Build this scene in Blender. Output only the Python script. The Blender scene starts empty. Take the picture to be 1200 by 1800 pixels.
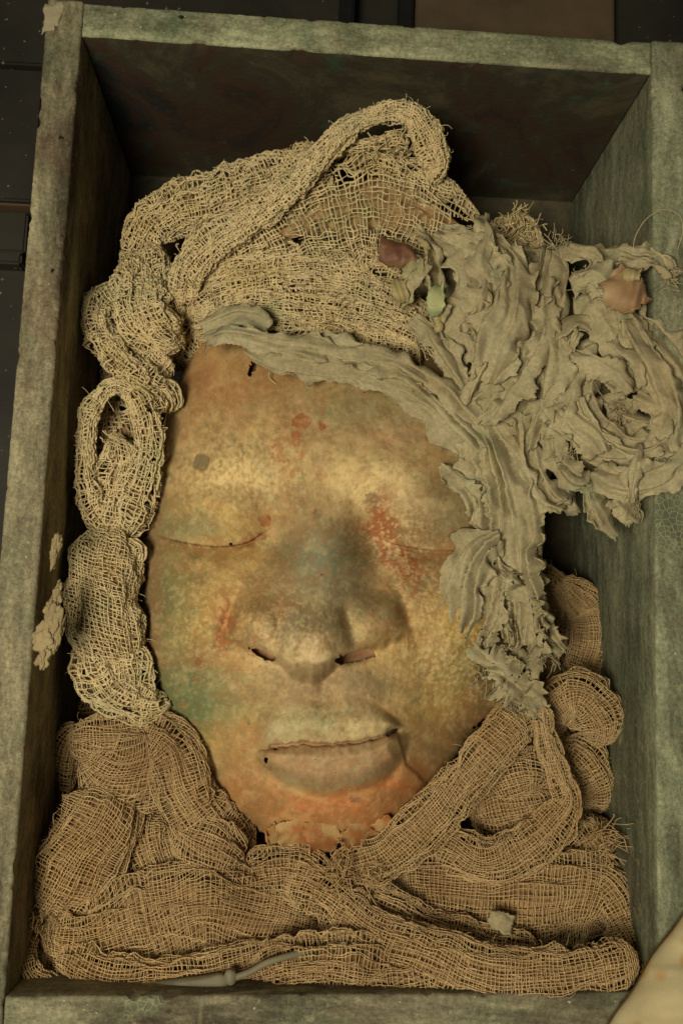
import bpy, math, random
import numpy as np
from mathutils import Vector, Matrix, Euler

# ------------------------------------------------------------------ camera, light, exposure
scene = bpy.context.scene
ZR = 0.215                                   # height of the box rim above the table (m)
CAM_LOC = np.array([-0.0329, -0.0999, 0.6214 + ZR])
CAM_ROT = (0.1381, -0.0444, 0.0348)          # XYZ euler
FPX = 1698.9                                 # focal length in photo pixels (photo 1200 x 1800)
cam_d = bpy.data.cameras.new('camera'); cam = bpy.data.objects.new('camera', cam_d)
scene.collection.objects.link(cam); scene.camera = cam
cam.location = CAM_LOC; cam.rotation_euler = CAM_ROT
cam_d.sensor_fit = 'VERTICAL'; cam_d.sensor_height = 36.0; cam_d.sensor_width = 24.0
cam_d.lens = 36.0 * FPX / 1800.0
cam_d.clip_start = 0.02; cam_d.clip_end = 50
cam_d.dof.use_dof = True; cam_d.dof.focus_distance = 0.655; cam_d.dof.aperture_fstop = 13.0
MROT = np.array(Euler(CAM_ROT, 'XYZ').to_matrix())

world = bpy.data.worlds.new('World'); scene.world = world; world.use_nodes = True
bg = world.node_tree.nodes['Background']
bg.inputs['Color'].default_value = (1.0, 0.93, 0.78, 1); bg.inputs['Strength'].default_value = 0.05

def area_light(name, loc, target, size, power, color):
    d = bpy.data.lights.new(name, 'AREA'); d.shape = 'DISK'; d.size = size; d.energy = power; d.color = color
    o = bpy.data.objects.new(name, d); scene.collection.objects.link(o)
    o.location = loc
    o.rotation_euler = (Vector(target) - Vector(loc)).to_track_quat('-Z', 'Y').to_euler()
    return o
area_light('ceiling_lamp', (-0.40, -0.30, 1.38), (0, 0, 0.1), 0.42, 15.4, (1.0, 0.905, 0.72))

vs = scene.view_settings
vs.view_transform = 'Standard'; vs.look = 'None'; vs.gamma = 1.0; vs.exposure = 0.0; vs.use_curve_mapping = False
scene.cycles.max_bounces = 5

# ------------------------------------------------------------------ helpers
C = scene.collection
MM = 0.001
def ray(px, py):
    px = np.asarray(px, float); py = np.asarray(py, float)
    d = np.stack([(px - 600) / FPX, -(py - 900) / FPX, -np.ones_like(px)], -1)
    return d @ MROT.T
def P(px, py, zmm):
    """photo pixel + height above the rim in mm -> world point (m)"""
    d = ray(px, py); z = ZR + np.asarray(zmm, float) * MM
    t = (z - CAM_LOC[2]) / d[..., 2]
    return CAM_LOC + d * t[..., None]

_TAB = np.random.default_rng(12345).uniform(-1, 1, 1 << 20).astype(np.float32)
def noise(x, y, z=0.0, seed=0):
    """value noise from a random table, 2-D when z is a plain number"""
    x = np.asarray(x, np.float32); y = np.asarray(y, np.float32)
    so = int(seed) * 102953 + (int(round(float(z) * 977)) * 31337 if np.isscalar(z) else 0)
    fl = [np.floor(x), np.floor(y)]; fr = [x - fl[0], y - fl[1]]; st = [1, 1013]
    if not np.isscalar(z):
        z = np.asarray(z, np.float32); fl.append(np.floor(z)); fr.append(z - fl[2]); st.append(31337)
    base = so
    for f, k in zip(fl, st): base = base + f.astype(np.int64) * k
    w = [f * f * f * (f * (f * 6 - 15) + 10) for f in fr]
    g = lambda o: _TAB[(base + o) & 0xFFFFF]
    def plane(o):
        a, b, c, d = g(o), g(o + 1), g(o + 1013), g(o + 1014)
        p = a + (b - a) * w[0]; q = c + (d - c) * w[0]
        return p + (q - p) * w[1]
    r = plane(0)
    if len(w) == 3: r = r + (plane(31337) - r) * w[2]
    return r.astype(np.float64)
def fbm(x, y, z=0.0, seed=0, oct=4):
    r = 0; a = 1.0; n = 0; c_, s_ = math.cos(0.65), math.sin(0.65)
    x = x * c_ - y * s_ + 0.37; y = (x * s_ + y) / c_ 
    for i in range(oct):
        f = 1.93 ** i
        r = r + a * noise(x * f, y * f, z if np.isscalar(z) else z * f, seed + i * 17); n += a; a *= 0.55
        x, y = x * c_ - y * s_ + 5.3, x * s_ + y * c_ + 1.7
    return r / n * 1.6
def sstep(a, b, x):
    t = np.clip((x - a) / (b - a), 0, 1); return t * t * (3 - 2 * t)
def catmull(pts, n):
    pts = np.asarray(pts, float); k = len(pts)
    if k == 2: pts = np.array([pts[0], (pts[0] + pts[1]) / 2, pts[1]]); k = 3
    ext = np.vstack([2 * pts[0] - pts[1], pts, 2 * pts[-1] - pts[-2]])
    seg = np.linalg.norm(np.diff(pts[:, :2], axis=0), axis=1) + 1e-6
    cum = np.r_[0, np.cumsum(seg)]; s = np.linspace(0, cum[-1], n)
    i = np.clip(np.searchsorted(cum, s, side='right') - 1, 0, k - 2)
    t = ((s - cum[i]) / seg[i])[:, None]
    p0, p1, p2, p3 = ext[i], ext[i + 1], ext[i + 2], ext[i + 3]
    return 0.5 * (2 * p1 + (p2 - p0) * t + (2 * p0 - 5 * p1 + 4 * p2 - p3) * t**2 + (3 * p1 - p0 - 3 * p2 + p3) * t**3)
def unit(v): return v / (np.linalg.norm(v, axis=-1, keepdims=True) + 1e-12)

def mesh_obj(name, V, F, mat, parent=None, smooth=True, colors=None):
    """V (n,3); F (m,4) quads or (m,3) tris numpy -> mesh object"""
    V = np.asarray(V, np.float32).reshape(-1, 3); F = np.asarray(F, np.int32)
    me = bpy.data.meshes.new(name)
    me.vertices.add(len(V)); me.vertices.foreach_set('co', V.ravel())
    k = F.shape[1]
    me.loops.add(F.size); me.loops.foreach_set('vertex_index', F.ravel())
    me.polygons.add(len(F)); me.polygons.foreach_set('loop_start', np.arange(0, F.size, k, dtype=np.int32))
    me.polygons.foreach_set('use_smooth', np.full(len(F), smooth))
    me.update(calc_edges=True)
    if colors is not None:
        a = me.color_attributes.new('pigment', 'FLOAT_COLOR', 'POINT')
        a.data.foreach_set('color', np.c_[colors, np.ones(len(V))].astype(np.float32).ravel())
    if mat: me.materials.append(mat)
    o = bpy.data.objects.new(name, me); C.objects.link(o)
    if parent is not None: o.parent = parent
    return o
def rebase(o, parent):
    """keep world placement under a parent whose origin is not at the world origin"""
    o.matrix_parent_inverse = Matrix.Translation(parent.location).inverted()
def grid_faces(n, m, wrap_m=False):
    i = np.arange(n - 1)[:, None]; j = np.arange(m if wrap_m else m - 1)[None, :]
    j2 = (j + 1) % m
    return np.stack([i * m + j, i * m + j2, (i + 1) * m + j2, (i + 1) * m + j], -1).reshape(-1, 4)
def thing(name, label, cat, loc, group=None):
    o = bpy.data.objects.new(name, None); C.objects.link(o); o.location = loc; o.empty_display_size = 0.02
    o['label'] = label; o['category'] = cat
    if group: o['group'] = group
    return o
def tag(o, label, cat, group=None):
    o['label'] = label; o['category'] = cat
    if group: o['group'] = group
def lin(r, g, b):
    c = np.array([r, g, b], float) / 255
    return np.where(c <= 0.04045, c / 12.92, ((c + 0.055) / 1.055) ** 2.4)

# ------------------------------------------------------------------ materials
class NT:
    def __init__(s, name):
        s.m = bpy.data.materials.new(name); s.m.use_nodes = True; s.t = s.m.node_tree
        s.b = s.t.nodes['Principled BSDF']; s.b.inputs['Roughness'].default_value = 0.85
        s.b.inputs['Specular IOR Level'].default_value = 0.25
        s.tc = s.t.nodes.new('ShaderNodeTexCoord')
    def n(s, typ, **kw):
        nd = s.t.nodes.new(typ)
        for k, v in kw.items():
            if k in nd.inputs: 
                s.set(nd.inputs[k], v)
            else: setattr(nd, k, v)
        return nd
    def set(s, sock, v):
        if hasattr(v, 'is_output') or isinstance(v, bpy.types.NodeSocket): s.t.links.new(v, sock)
        else:
            if hasattr(sock, 'default_value'):
                try: sock.default_value = v
                except Exception: sock.default_value = (*v, 1)
    def noise(s, scale, detail=4, rough=0.55, dist=0.0, vec=None):
        nd = s.n('ShaderNodeTexNoise'); nd.inputs['Scale'].default_value = scale; nd.inputs['Detail'].default_value = detail
        nd.inputs['Roughness'].default_value = rough; nd.inputs['Distortion'].default_value = dist
        s.t.links.new(vec or s.tc.outputs['Object'], nd.inputs['Vector']); return nd.outputs['Fac']
    def ramp(s, fac, stops):
        r = s.n('ShaderNodeValToRGB'); s.t.links.new(fac, r.inputs['Fac'])
        el = r.color_ramp.elements
        while len(el) > 1: el.remove(el[-1])
        for i, (p, c) in enumerate(stops):
            e = el[0] if i == 0 else el.new(p)
            e.position = p
            c = (c, c, c) if np.isscalar(c) else c
            e.color = (*c, 1)
        return r.outputs['Color']
    def mix(s, fac, a, b, mode='MIX'):
        m = s.n('ShaderNodeMix'); m.data_type = 'RGBA'; m.blend_type = mode
        for sock, v in ((m.inputs[0], fac), (m.inputs[6], a), (m.inputs[7], b)):
            if isinstance(v, bpy.types.NodeSocket): s.t.links.new(v, sock)
            elif np.isscalar(v): sock.default_value = v
            else: sock.default_value = (*v, 1)
        return m.outputs[2]
    def math(s, op, a, b=0.0):
        m = s.n('ShaderNodeMath'); m.operation = op
        for sock, v in ((m.inputs[0], a), (m.inputs[1], b)):
            if isinstance(v, bpy.types.NodeSocket): s.t.links.new(v, sock)
            else: sock.default_value = v
        return m.outputs[0]
    def color(s, c): s.t.links.new(c, s.b.inputs['Base Color']) if isinstance(c, bpy.types.NodeSocket) else setattr(s.b.inputs['Base Color'], 'default_value', (*c, 1))
    def bump(s, h, dist, strength=1.0):
        b = s.n('ShaderNodeBump'); b.inputs['Distance'].default_value = dist; b.inputs['Strength'].default_value = strength
        s.t.links.new(h, b.inputs['Height']); s.t.links.new(b.outputs['Normal'], s.b.inputs['Normal'])

def mat_cloth(name, c1, c2, c3, s1=14, s2=60):
    t = NT(name)
    big = t.ramp(t.noise(s1, 4, 0.6), [(0.34, c1), (0.5, c2), (0.68, c3)])
    fine = t.ramp(t.noise(s2 * 6, 3, 0.7), [(0.3, 0.72), (0.7, 1.12)])
    t.color(t.mix(1.0, big, fine, 'MULTIPLY')); t.b.inputs['Roughness'].default_value = 0.95
    t.b.inputs['Specular IOR Level'].default_value = 0.1
    t.bump(t.noise(s2 * 25, 3, 0.7), 0.0004, 0.6)
    return t.m
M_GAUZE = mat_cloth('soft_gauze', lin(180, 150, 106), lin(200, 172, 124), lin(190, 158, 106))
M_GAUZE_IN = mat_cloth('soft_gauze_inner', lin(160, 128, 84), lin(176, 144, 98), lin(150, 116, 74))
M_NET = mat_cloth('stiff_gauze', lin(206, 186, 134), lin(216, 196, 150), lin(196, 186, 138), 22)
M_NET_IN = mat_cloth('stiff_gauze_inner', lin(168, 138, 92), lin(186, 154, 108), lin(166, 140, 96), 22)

def mat_linen():
    t = NT('stiff_linen')
    big = t.ramp(t.noise(18, 5, 0.6, 0.4), [(0.28, lin(150, 148, 114)), (0.42, lin(180, 168, 130)), (0.58, lin(162, 150, 114)), (0.72, lin(182, 164, 124))])
    teal = t.ramp(t.noise(27, 3, 0.5), [(0.60, 0.0), (0.72, 0.55)])
    c = t.mix(teal, big, lin(136, 146, 112))
    dust = t.ramp(t.noise(420, 3, 0.7), [(0.3, 0.74), (0.7, 1.1)])
    c = t.mix(1.0, c, dust, 'MULTIPLY')
    t.color(c); t.b.inputs['Roughness'].default_value = 0.95; t.b.inputs['Specular IOR Level'].default_value = 0.12
    t.bump(t.noise(1100, 3, 0.75), 0.0003, 0.6)
    return t.m
M_LINEN = mat_linen()

def mat_face():
    t = NT('painted_plaster')
    a = t.n('ShaderNodeVertexColor'); a.layer_name = 'pigment'
    c = a.outputs['Color']
    grain = t.ramp(t.noise(300, 5, 0.75), [(0.28, 0.78), (0.5, 1.0), (0.72, 1.14)])
    c = t.mix(0.5, c, t.mix(1.0, c, grain, 'MULTIPLY'))
    sp = t.ramp(t.noise(800, 2, 0.6), [(0.66, 0.0), (0.74, 0.5)])
    c = t.mix(sp, c, lin(214, 190, 146))
    dk = t.ramp(t.noise(620, 2, 0.6), [(0.27, 0.55), (0.34, 0.0)])
    c = t.mix(dk, c, lin(82, 56, 32))
    t.color(c); t.b.inputs['Roughness'].default_value = 0.72; t.b.inputs['Specular IOR Level'].default_value = 0.3
    t.bump(t.noise(420, 6, 0.8), 0.0008, 0.5)
    return t.m
M_FACE = mat_face()

def mat_box(name, tint, dark, green=0.5, brown=0.5, crackle=0.0, along=1):
    t = NT(name)
    ob = t.tc.outputs['Object']
    gm = t.n('ShaderNodeMapping'); sc_ = [1.0, 1.0, 1.0]; sc_[along] = 0.28; gm.inputs['Scale'].default_value = sc_; t.t.links.new(ob, gm.inputs['Vector']); gv = gm.outputs['Vector']
    n1 = t.noise(14, 9, 0.72, 0.5, gv); n2 = t.noise(95, 7, 0.75, 0.2, gv)
    base = t.ramp(n1, [(0.38, dark), (0.46, tint * 0.66), (0.54, tint * 1.0), (0.64, tint * 1.4)])
    base = t.mix(t.math('MULTIPLY', t.ramp(t.noise(19, 8, 0.75, 0.4), [(0.47, 0.0), (0.62, 1.0)]), green), base, lin(102, 114, 84))
    base = t.mix(t.math('MULTIPLY', t.ramp(t.noise(15, 8, 0.75, 0.4), [(0.50, 0.0), (0.62, 1.0)]), brown), base, lin(104, 80, 60))
    c = t.mix(1.0, base, t.ramp(n2, [(0.36, 0.62), (0.5, 1.0), (0.64, 1.3)]), 'MULTIPLY')
    c = t.mix(1.0, c, t.ramp(t.noise(340, 5, 0.85), [(0.36, 0.62), (0.64, 1.35)]), 'MULTIPLY')
    c = t.mix(t.ramp(t.noise(46, 6, 0.8), [(0.58, 0.0), (0.70, 0.7)]), c, lin(170, 164, 128))
    c = t.mix(t.ramp(t.noise(330, 2, 0.5), [(0.72, 0.0), (0.76, 0.6)]), c, lin(214, 204, 168))
    mp = t.n('ShaderNodeMapping'); mp.inputs['Scale'].default_value = (90, 6, 90); t.t.links.new(ob, mp.inputs['Vector'])
    c = t.mix(t.ramp(t.noise(1.0, 4, 0.7, 0.2, mp.outputs['Vector']), [(0.62, 0.0), (0.72, 0.4)]), c, lin(156, 152, 120))
    h = t.mix(0.5, t.noise(300, 4, 0.8), n2)
    if crackle:
        v = t.n('ShaderNodeTexVoronoi'); v.feature = 'DISTANCE_TO_EDGE'; v.inputs['Scale'].default_value = 250
        t.t.links.new(ob, v.inputs['Vector'])
        line = t.ramp(v.outputs['Distance'], [(0.05, 1.0), (0.14, 0.0)])
        sx = t.n('ShaderNodeSeparateXYZ'); t.t.links.new(ob, sx.inputs[0])
        msk = t.math('MULTIPLY', t.ramp(t.noise(13, 4, 0.6), [(0.54, 0.0), (0.60, 1.0)]), t.math('GREATER_THAN', sx.outputs[2], ZR - 0.004))
        lm = t.math('MULTIPLY', line, msk)
        c = t.mix(t.math('MULTIPLY', msk, 0.55), c, lin(92, 104, 80)); c = t.mix(t.math('MULTIPLY', lm, 0.6), c, lin(150, 148, 112))
        h = t.mix(0.5, h, lm)
    t.color(c); t.b.inputs['Roughness'].default_value = 0.82; t.b.inputs['Specular IOR Level'].default_value = 0.25
    t.bump(h, 0.0014, 0.6)
    return t
TB = mat_box('weathered_board', lin(140, 132, 102), lin(66, 56, 42), 0.32, 0.55); M_BOX = TB.m
TB2 = mat_box('weathered_board_green', lin(140, 142, 110), lin(92, 84, 62), 0.7, 0.35, 0.0, 0); M_BOX_G = TB2.m
TB3 = mat_box('weathered_board_grey', lin(138, 140, 110), lin(88, 90, 70), 0.5, 0.25, 1.0); M_BOX_R = TB3.m
M_BOX_E = mat_box('weathered_board_end', lin(134, 128, 100), lin(76, 70, 54), 0.3, 0.2, 1.0, 0).m
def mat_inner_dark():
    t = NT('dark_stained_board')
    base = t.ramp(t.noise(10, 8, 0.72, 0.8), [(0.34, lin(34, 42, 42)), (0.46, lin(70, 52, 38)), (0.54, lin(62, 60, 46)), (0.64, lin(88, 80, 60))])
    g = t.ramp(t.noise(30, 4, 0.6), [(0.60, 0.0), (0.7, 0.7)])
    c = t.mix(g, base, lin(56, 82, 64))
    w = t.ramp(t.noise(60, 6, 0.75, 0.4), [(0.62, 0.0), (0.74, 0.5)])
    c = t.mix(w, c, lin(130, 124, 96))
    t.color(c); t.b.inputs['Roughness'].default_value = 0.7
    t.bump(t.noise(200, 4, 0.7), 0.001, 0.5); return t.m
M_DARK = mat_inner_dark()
def mat_simple(name, c1, c2, scale=60, bump=0.0008, rough=0.85, speck=None):
    t = NT(name)
    c = t.ramp(t.noise(scale, 5, 0.65), [(0.35, c1), (0.65, c2)])
    if speck is not None:
        s = t.ramp(t.noise(170, 2, 0.5), [(0.70, 0.0), (0.74, 0.9)])
        c = t.mix(s, c, speck)
    t.color(c); t.b.inputs['Roughness'].default_value = rough
    t.bump(t.noise(scale * 6, 4, 0.7), bump, 0.5); return t.m
M_TABLE = mat_simple('black_table', lin(34, 33, 27), lin(52, 49, 40), 7, 0.0006, 0.6, lin(120, 120, 108))
M_BATTEN = mat_simple('brown_wood', lin(70, 60, 44), lin(92, 76, 54), 14)
M_BLACK = mat_simple('black_metal', lin(14, 14, 14), lin(24, 24, 24), 30)
M_CORD = mat_simple('grey_plastic', lin(108, 102, 80), lin(130, 122, 96), 40, 0.0004, 0.6)
M_PUTTY = mat_simple('dried_putty', lin(136, 122, 88), lin(164, 146, 106), 60)
M_HOLE = mat_simple('rust_brown', lin(30, 22, 16), lin(58, 40, 26), 300)  # dark colour standing in for the shade inside the nail holes
def mat_wax(name, c1, c2, c3):
    t = NT(name)
    c = t.ramp(t.noise(45, 4, 0.6, 0.5), [(0.35, c1), (0.52, c2), (0.66, c3)])
    t.color(c); t.b.inputs['Roughness'].default_value = 0.5
    t.b.inputs['Subsurface Weight'].default_value = 0.2; t.b.inputs['Subsurface Radius'].default_value = (0.006, 0.004, 0.002)
    t.b.inputs['Subsurface Scale'].default_value = 0.5
    t.bump(t.noise(300, 4, 0.7), 0.0006, 0.5); return t.m
M_WAX_Y = mat_wax('yellow_wax', lin(176, 158, 108), lin(164, 150, 104), lin(150, 148, 108))
M_WAX_P = mat_wax('pink_wax', lin(146, 114, 80), lin(158, 128, 92), lin(172, 146, 104))
M_WAX_R = mat_wax('dark_red_wax', lin(96, 60, 44), lin(116, 80, 58), lin(146, 118, 84))
M_WAX_T = mat_wax('teal_wax', lin(170, 170, 118), lin(140, 158, 116), lin(92, 134, 112))

# ------------------------------------------------------------------ table and what lies round the box
def slab(name, x0, x1, y0, y1, z0, z1, mat, bev=0.002, seg=2):
    import bmesh
    bm = bmesh.new(); bmesh.ops.create_cube(bm, size=1)
    for v in bm.verts:
        v.co = Vector(((x0 if v.co.x < 0 else x1), (y0 if v.co.y < 0 else y1), (z0 if v.co.z < 0 else z1)))
    bmesh.ops.bevel(bm, geom=bm.edges[:], offset=bev, segments=seg, affect='EDGES')
    me = bpy.data.meshes.new(name); bm.to_mesh(me); bm.free(); me.materials.append(mat)
    o = bpy.data.objects.new(name, me); C.objects.link(o); return o
TZ = -215.0
tb = slab('table', -1.1, 1.1, -1.0, 1.1, -0.04, 0.0, M_TABLE, 0.003); tb['kind'] = 'structure'
# dark boards lying left of the box, their seams and a pale line between them
c = P(0, 230, -200)
o = slab('dark_board', -0.75, c[0] + 0.035, P(0, 350, -200)[1], P(0, 118, -200)[1], 0.001, 0.014, M_TABLE); tag(o, 'wide black speckled board lying flat beside the box corner', 'board')
o = slab('dark_board', -0.75, c[0] + 0.035, P(0, 108, -200)[1], 0.62, 0.001, 0.013, M_TABLE); tag(o, 'black board lying beyond the wide speckled one', 'board')
o = slab('wood_strip', -0.75, c[0] + 0.04, P(0, 357, -195)[1], P(0, 353, -195)[1], 0.001, 0.017, M_BATTEN, 0.0006); tag(o, 'thin pale wooden strip lying between black boards', 'strip')
o = slab('dark_board', -0.75, c[0] + 0.03, P(0, 436, -195)[1], P(0, 364, -195)[1], 0.001, 0.012, M_TABLE); tag(o, 'narrow black board below the pale strip', 'board')
o = slab('dark_board', -0.75, c[0] + 0.03, P(0, 462, -195)[1], P(0, 442, -195)[1], 0.001, 0.02, M_TABLE); tag(o, 'thin raised black rail next to the narrow board', 'board')
# things beyond the head end of the box
yb = P(700, 10, -205)[1]
a, b = P(728, 10, -200), P(1075, 10, -200)
o = slab('wood_batten', a[0], b[0], P(800, 75, -200)[1] , 0.62, 0.001, 0.022, M_BATTEN); o.rotation_euler.z = 0.0
tag(o, 'brown wooden plank lying behind the box', 'plank')
a, b = P(596, 10, -200), P(622, 10, -200)
o = slab('metal_bar', a[0], b[0], P(610, 75, -200)[1], 0.62, 0.001, 0.03, M_BLACK); tag(o, 'black metal bar running away behind the box', 'bar')
a, b = P(700, 10, -200), P(724, 10, -200)
o = slab('metal_bar', a[0], b[0], P(710, 75, -200)[1], 0.62, 0.001, 0.03, M_BLACK); tag(o, 'black metal bar against the brown plank', 'bar')

# ------------------------------------------------------------------ the box
TB_ = 0.0248; DEPTH = 0.200
iA, iB, iC, iD = [P(x, y, 0)[:2] for x, y in ((143, 60), (1145, 128), (1157, 1746), (8, 1754))]
def offs(p, q, t):   # outward line of edge p->q (outward = left-hand side turned away from the centre)
    d = (q - p) / np.linalg.norm(q - p); n = np.array([d[1], -d[0]])
    if np.dot(n, (p + q) / 2) < 0: n = -n
    return p + n * t, q + n * t
def board(name, p, q, pext, qext, t, ztop, z0, mat, parent, seed, taper=0.0):
    """upright board whose inner face runs p->q, thickness t outward"""
    d = (q - p) / np.linalg.norm(q - p); n = np.array([d[1], -d[0]])
    if np.dot(n, (p + q) / 2) < 0: n = -n
    p = p - d * pext; q = q + d * qext
    L = np.linalg.norm(q - p); ns = int(L / 0.0018)
    s = np.linspace(0, 1, ns)
    r = 0.0022
    prof = []                                    # (across thickness, z)
    for z in np.linspace(z0, ztop - r, 24): prof.append((0, z))
    for a in np.linspace(0, math.pi / 2, 4)[1:]: prof.append((r - r * math.cos(a), ztop - r + r * math.sin(a)))
    for x in np.linspace(r, t - r, 12)[1:-1]: prof.append((x, ztop))
    for a in np.linspace(math.pi / 2, 0, 4): prof.append((t - r + r * math.cos(a), ztop - r + r * math.sin(a)))
    for z in np.linspace(ztop - r, z0, 10)[1:]: prof.append((t, z))
    prof = np.array(prof); m = len(prof)
    base = p[None] + (q - p)[None] * s[:, None]
    X = base[:, None, :] + n[None, None, :] * prof[None, :, 0, None]
    V = np.concatenate([X, np.broadcast_to(prof[None, :, 1, None], (ns, m, 1))], -1)
    # nicked, hand-worn edges
    ctr = base + n * t / 2
    edge = np.exp(-((prof[:, 1] - ztop) / 0.004) ** 2) * (np.abs(prof[:, 0] - t / 2) / (t / 2)) ** 4
    g = fbm(V[..., 0] * 90, V[..., 1] * 90, V[..., 2] * 90, seed, 4)
    g2 = fbm(V[..., 0] * 400, V[..., 1] * 400, V[..., 2] * 400, seed + 5, 2)
    inward = np.sign(t / 2 - prof[:, 0])[None, :, None] * n[None, None, :]
    dent = np.clip(g - 0.42, 0, 1) * 0.0045 + np.abs(g2) * 0.0003
    V[..., :2] += inward * (dent * edge[None])[..., None]
    V[..., 2] -= dent * edge[None] * 0.8
    V[..., 2] += (g * 0.0005 + g2 * 0.00025) * (np.abs(prof[:, 1] - ztop) < 0.004)[None]
    F = grid_faces(ns, m)
    nv = V.shape[0] * V.shape[1]
    V = V.reshape(-1, 3)
    # end caps
    V = np.vstack([V, [[*(p + n * t / 2), z0]], [[*(q + n * t / 2), z0]]])
    j = np.arange(m - 1)
    c1 = np.stack([np.full(m - 1, nv), j + 1, j, j], -1)[:, :3]; c2 = np.stack([np.full(m - 1, nv + 1), (ns - 1) * m + j, (ns - 1) * m + j + 1], -1)
    o = mesh_obj(name, V, F, mat, parent)
    oc = mesh_obj('end_grain', np.vstack([V]), np.vstack([c1, c2]), mat, o, False)
    # join caps in the same mesh
    import bmesh
    bm = bmesh.new(); bm.from_mesh(o.data); bm.from_mesh(oc.data); bpy.data.objects.remove(oc)
    bmesh.ops.remove_doubles(bm, verts=bm.verts, dist=1e-6)
    bmesh.ops.recalc_face_normals(bm, faces=bm.faces)
    bm.to_mesh(o.data); bm.free()
    return o
box = thing('wooden_box', 'open weathered wooden box with thick grey green painted rim', 'box', (0, 0, 0))
zt = ZR
bl = board('side_board', iD, iA, 0.035, TB_ , 0.0250, zt, 0.004, M_BOX, box, 3); bl['label'] = 'long board with brown scuffed rim and putty'
br = board('side_board', iB, iC, TB_, 0.035, 0.0240, zt - 0.0004, 0.004, M_BOX_R, box, 4); br['label'] = 'long board with crackled grey green paint'
bt = board('end_board', iA, iB, -0.0002, -0.0002, 0.0245, zt - 0.0009, 0.004, M_BOX_G, box, 5); bt['label'] = 'end board with greenish rim and dark stained inner face'
bb = board('end_board', iC, iD, -0.0002, -0.0002, 0.0245, zt - 0.0012, 0.004, M_BOX_E, box, 6)
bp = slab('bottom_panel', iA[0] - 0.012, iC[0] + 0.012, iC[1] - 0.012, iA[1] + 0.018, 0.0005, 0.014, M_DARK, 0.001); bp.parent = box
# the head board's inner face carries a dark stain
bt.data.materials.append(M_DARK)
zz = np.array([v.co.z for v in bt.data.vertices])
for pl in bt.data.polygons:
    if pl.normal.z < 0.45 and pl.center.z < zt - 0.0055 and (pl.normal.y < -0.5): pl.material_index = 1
# ------------------------------------------------------------------ lumps (putty, wax)
def lump(name, px, py, zmm, rx, ry, rzmm, mat, parent, seed, rot=0.0, rough=0.35, flat=1.0, n=34):
    """irregular blob; rx, ry in photo pixels, rz in mm; top near zmm"""
    th = np.linspace(0, math.pi, n)[:, None]; ph = np.linspace(0, 2 * math.pi, n * 2, endpoint=False)[None]
    x = np.sin(th) * np.cos(ph); y = np.sin(th) * np.sin(ph); z = np.cos(th) * np.ones_like(ph)
    k = 1 + rough * fbm(x * 1.6 + seed, y * 1.6, z * 1.6, seed, 4)
    x, y, z = x * k, y * k, z * k
    cr, sr = math.cos(rot), math.sin(rot)
    X = (x * rx * cr - y * ry * sr); Y = (x * rx * sr + y * ry * cr)
    c = P(px, py, zmm - rzmm); sc = (CAM_LOC[2] - c[2]) / FPX
    V = np.stack([c[0] + X * sc, c[1] - Y * sc, c[2] + z * rzmm * MM * flat], -1)
    return mesh_obj(name, V.reshape(-1, 3), grid_faces(n, n * 2, True), mat, parent)
def quad_patch(name, pts, zmm, mat, parent, seed):
    a, b, c_, d_ = [np.array(p_, float) for p_ in pts]; n = 26
    u_, v_ = np.meshgrid(np.linspace(0, 1, n), np.linspace(0, 1, n), indexing='ij')
    q = (a * (1 - u_)[..., None] + b * u_[..., None]) * (1 - v_)[..., None] + (d_ * (1 - u_)[..., None] + c_ * u_[..., None]) * v_[..., None]
    q += 3.0 * np.stack([noise(u_ * 5, v_ * 5, 0, seed), noise(u_ * 5, v_ * 5, 3, seed)], -1)
    ed = np.minimum(np.minimum(u_, 1 - u_), np.minimum(v_, 1 - v_))
    z = zmm * np.clip(ed / 0.1, -1, 1) - 0.8 * (ed <= 0) + 0.25 * noise(u_ * 9, v_ * 9, 0, seed + 1)
    o = mesh_obj(name, P(q[..., 0], q[..., 1], z).reshape(-1, 3), grid_faces(n, n), mat, parent); return o
quad_patch('corner_filler', ((78, 6), (116, 4), (104, 44), (76, 62)), 0.7, mat_simple('filler', lin(142, 134, 106), lin(162, 152, 120), 80), bl, 5)['label'] = 'pale filler on the corner'
# nail holes in the rims: dark lumps, hole shade put into the colour
for (x, y, r) in ((108, 243, 0.0019), (93, 477, 0.0022), (318, 30, 0.0015)):
    lump('nail_hole', x, y, 0.6, r * 2700, r * 2400, 1.0, M_HOLE, bl if x < 200 else bt, int(x), 0.3, 0.4, n=12)

for i, (x, y, rx, ry) in enumerate(((97, 968, 8, 26), (100, 1052, 9, 14), (92, 1090, 14, 30), (80, 1120, 18, 20), (103, 1115, 8, 26), (75, 1160, 9, 16), (88, 1065, 7, 14), (105, 1030, 5, 10))):
    lump('putty_blob', x, y, 2.5 if x < 100 else 0.5, rx, ry, 2.2, M_PUTTY, bl, 40 + i, 0.15, 0.75, n=26)

# ------------------------------------------------------------------ the mask
FC = np.array([565.0, 1010.0])
OUT = np.array([(365, 560), (335, 630), (305, 690), (282, 770), (265, 850), (250, 930), (245, 1010), (247, 1090), (255, 1150), (272, 1210),
    (300, 1268), (332, 1330), (370, 1395), (410, 1440), (450, 1470), (490, 1494), (530, 1499), (575, 1500), (620, 1494), (665, 1484), (705, 1458),
    (740, 1420), (757, 1388), (790, 1342), (830, 1300), (890, 1250), (925, 1180), (945, 1100), (950, 1000), (945, 900), (925, 800), (890, 710), (830, 620), (740, 560), (600, 525), (460, 525)], float)
d = OUT - FC; ang = np.arctan2(d[:, 1], d[:, 0]); rad = np.hypot(d[:, 0], d[:, 1])
o_ = np.argsort(ang); ang, rad = ang[o_], rad[o_]
ang3 = np.r_[ang - 2 * math.pi, ang, ang + 2 * math.pi]; rad3 = np.r_[rad, rad, rad]
NA, NRR = 960, 250
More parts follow.
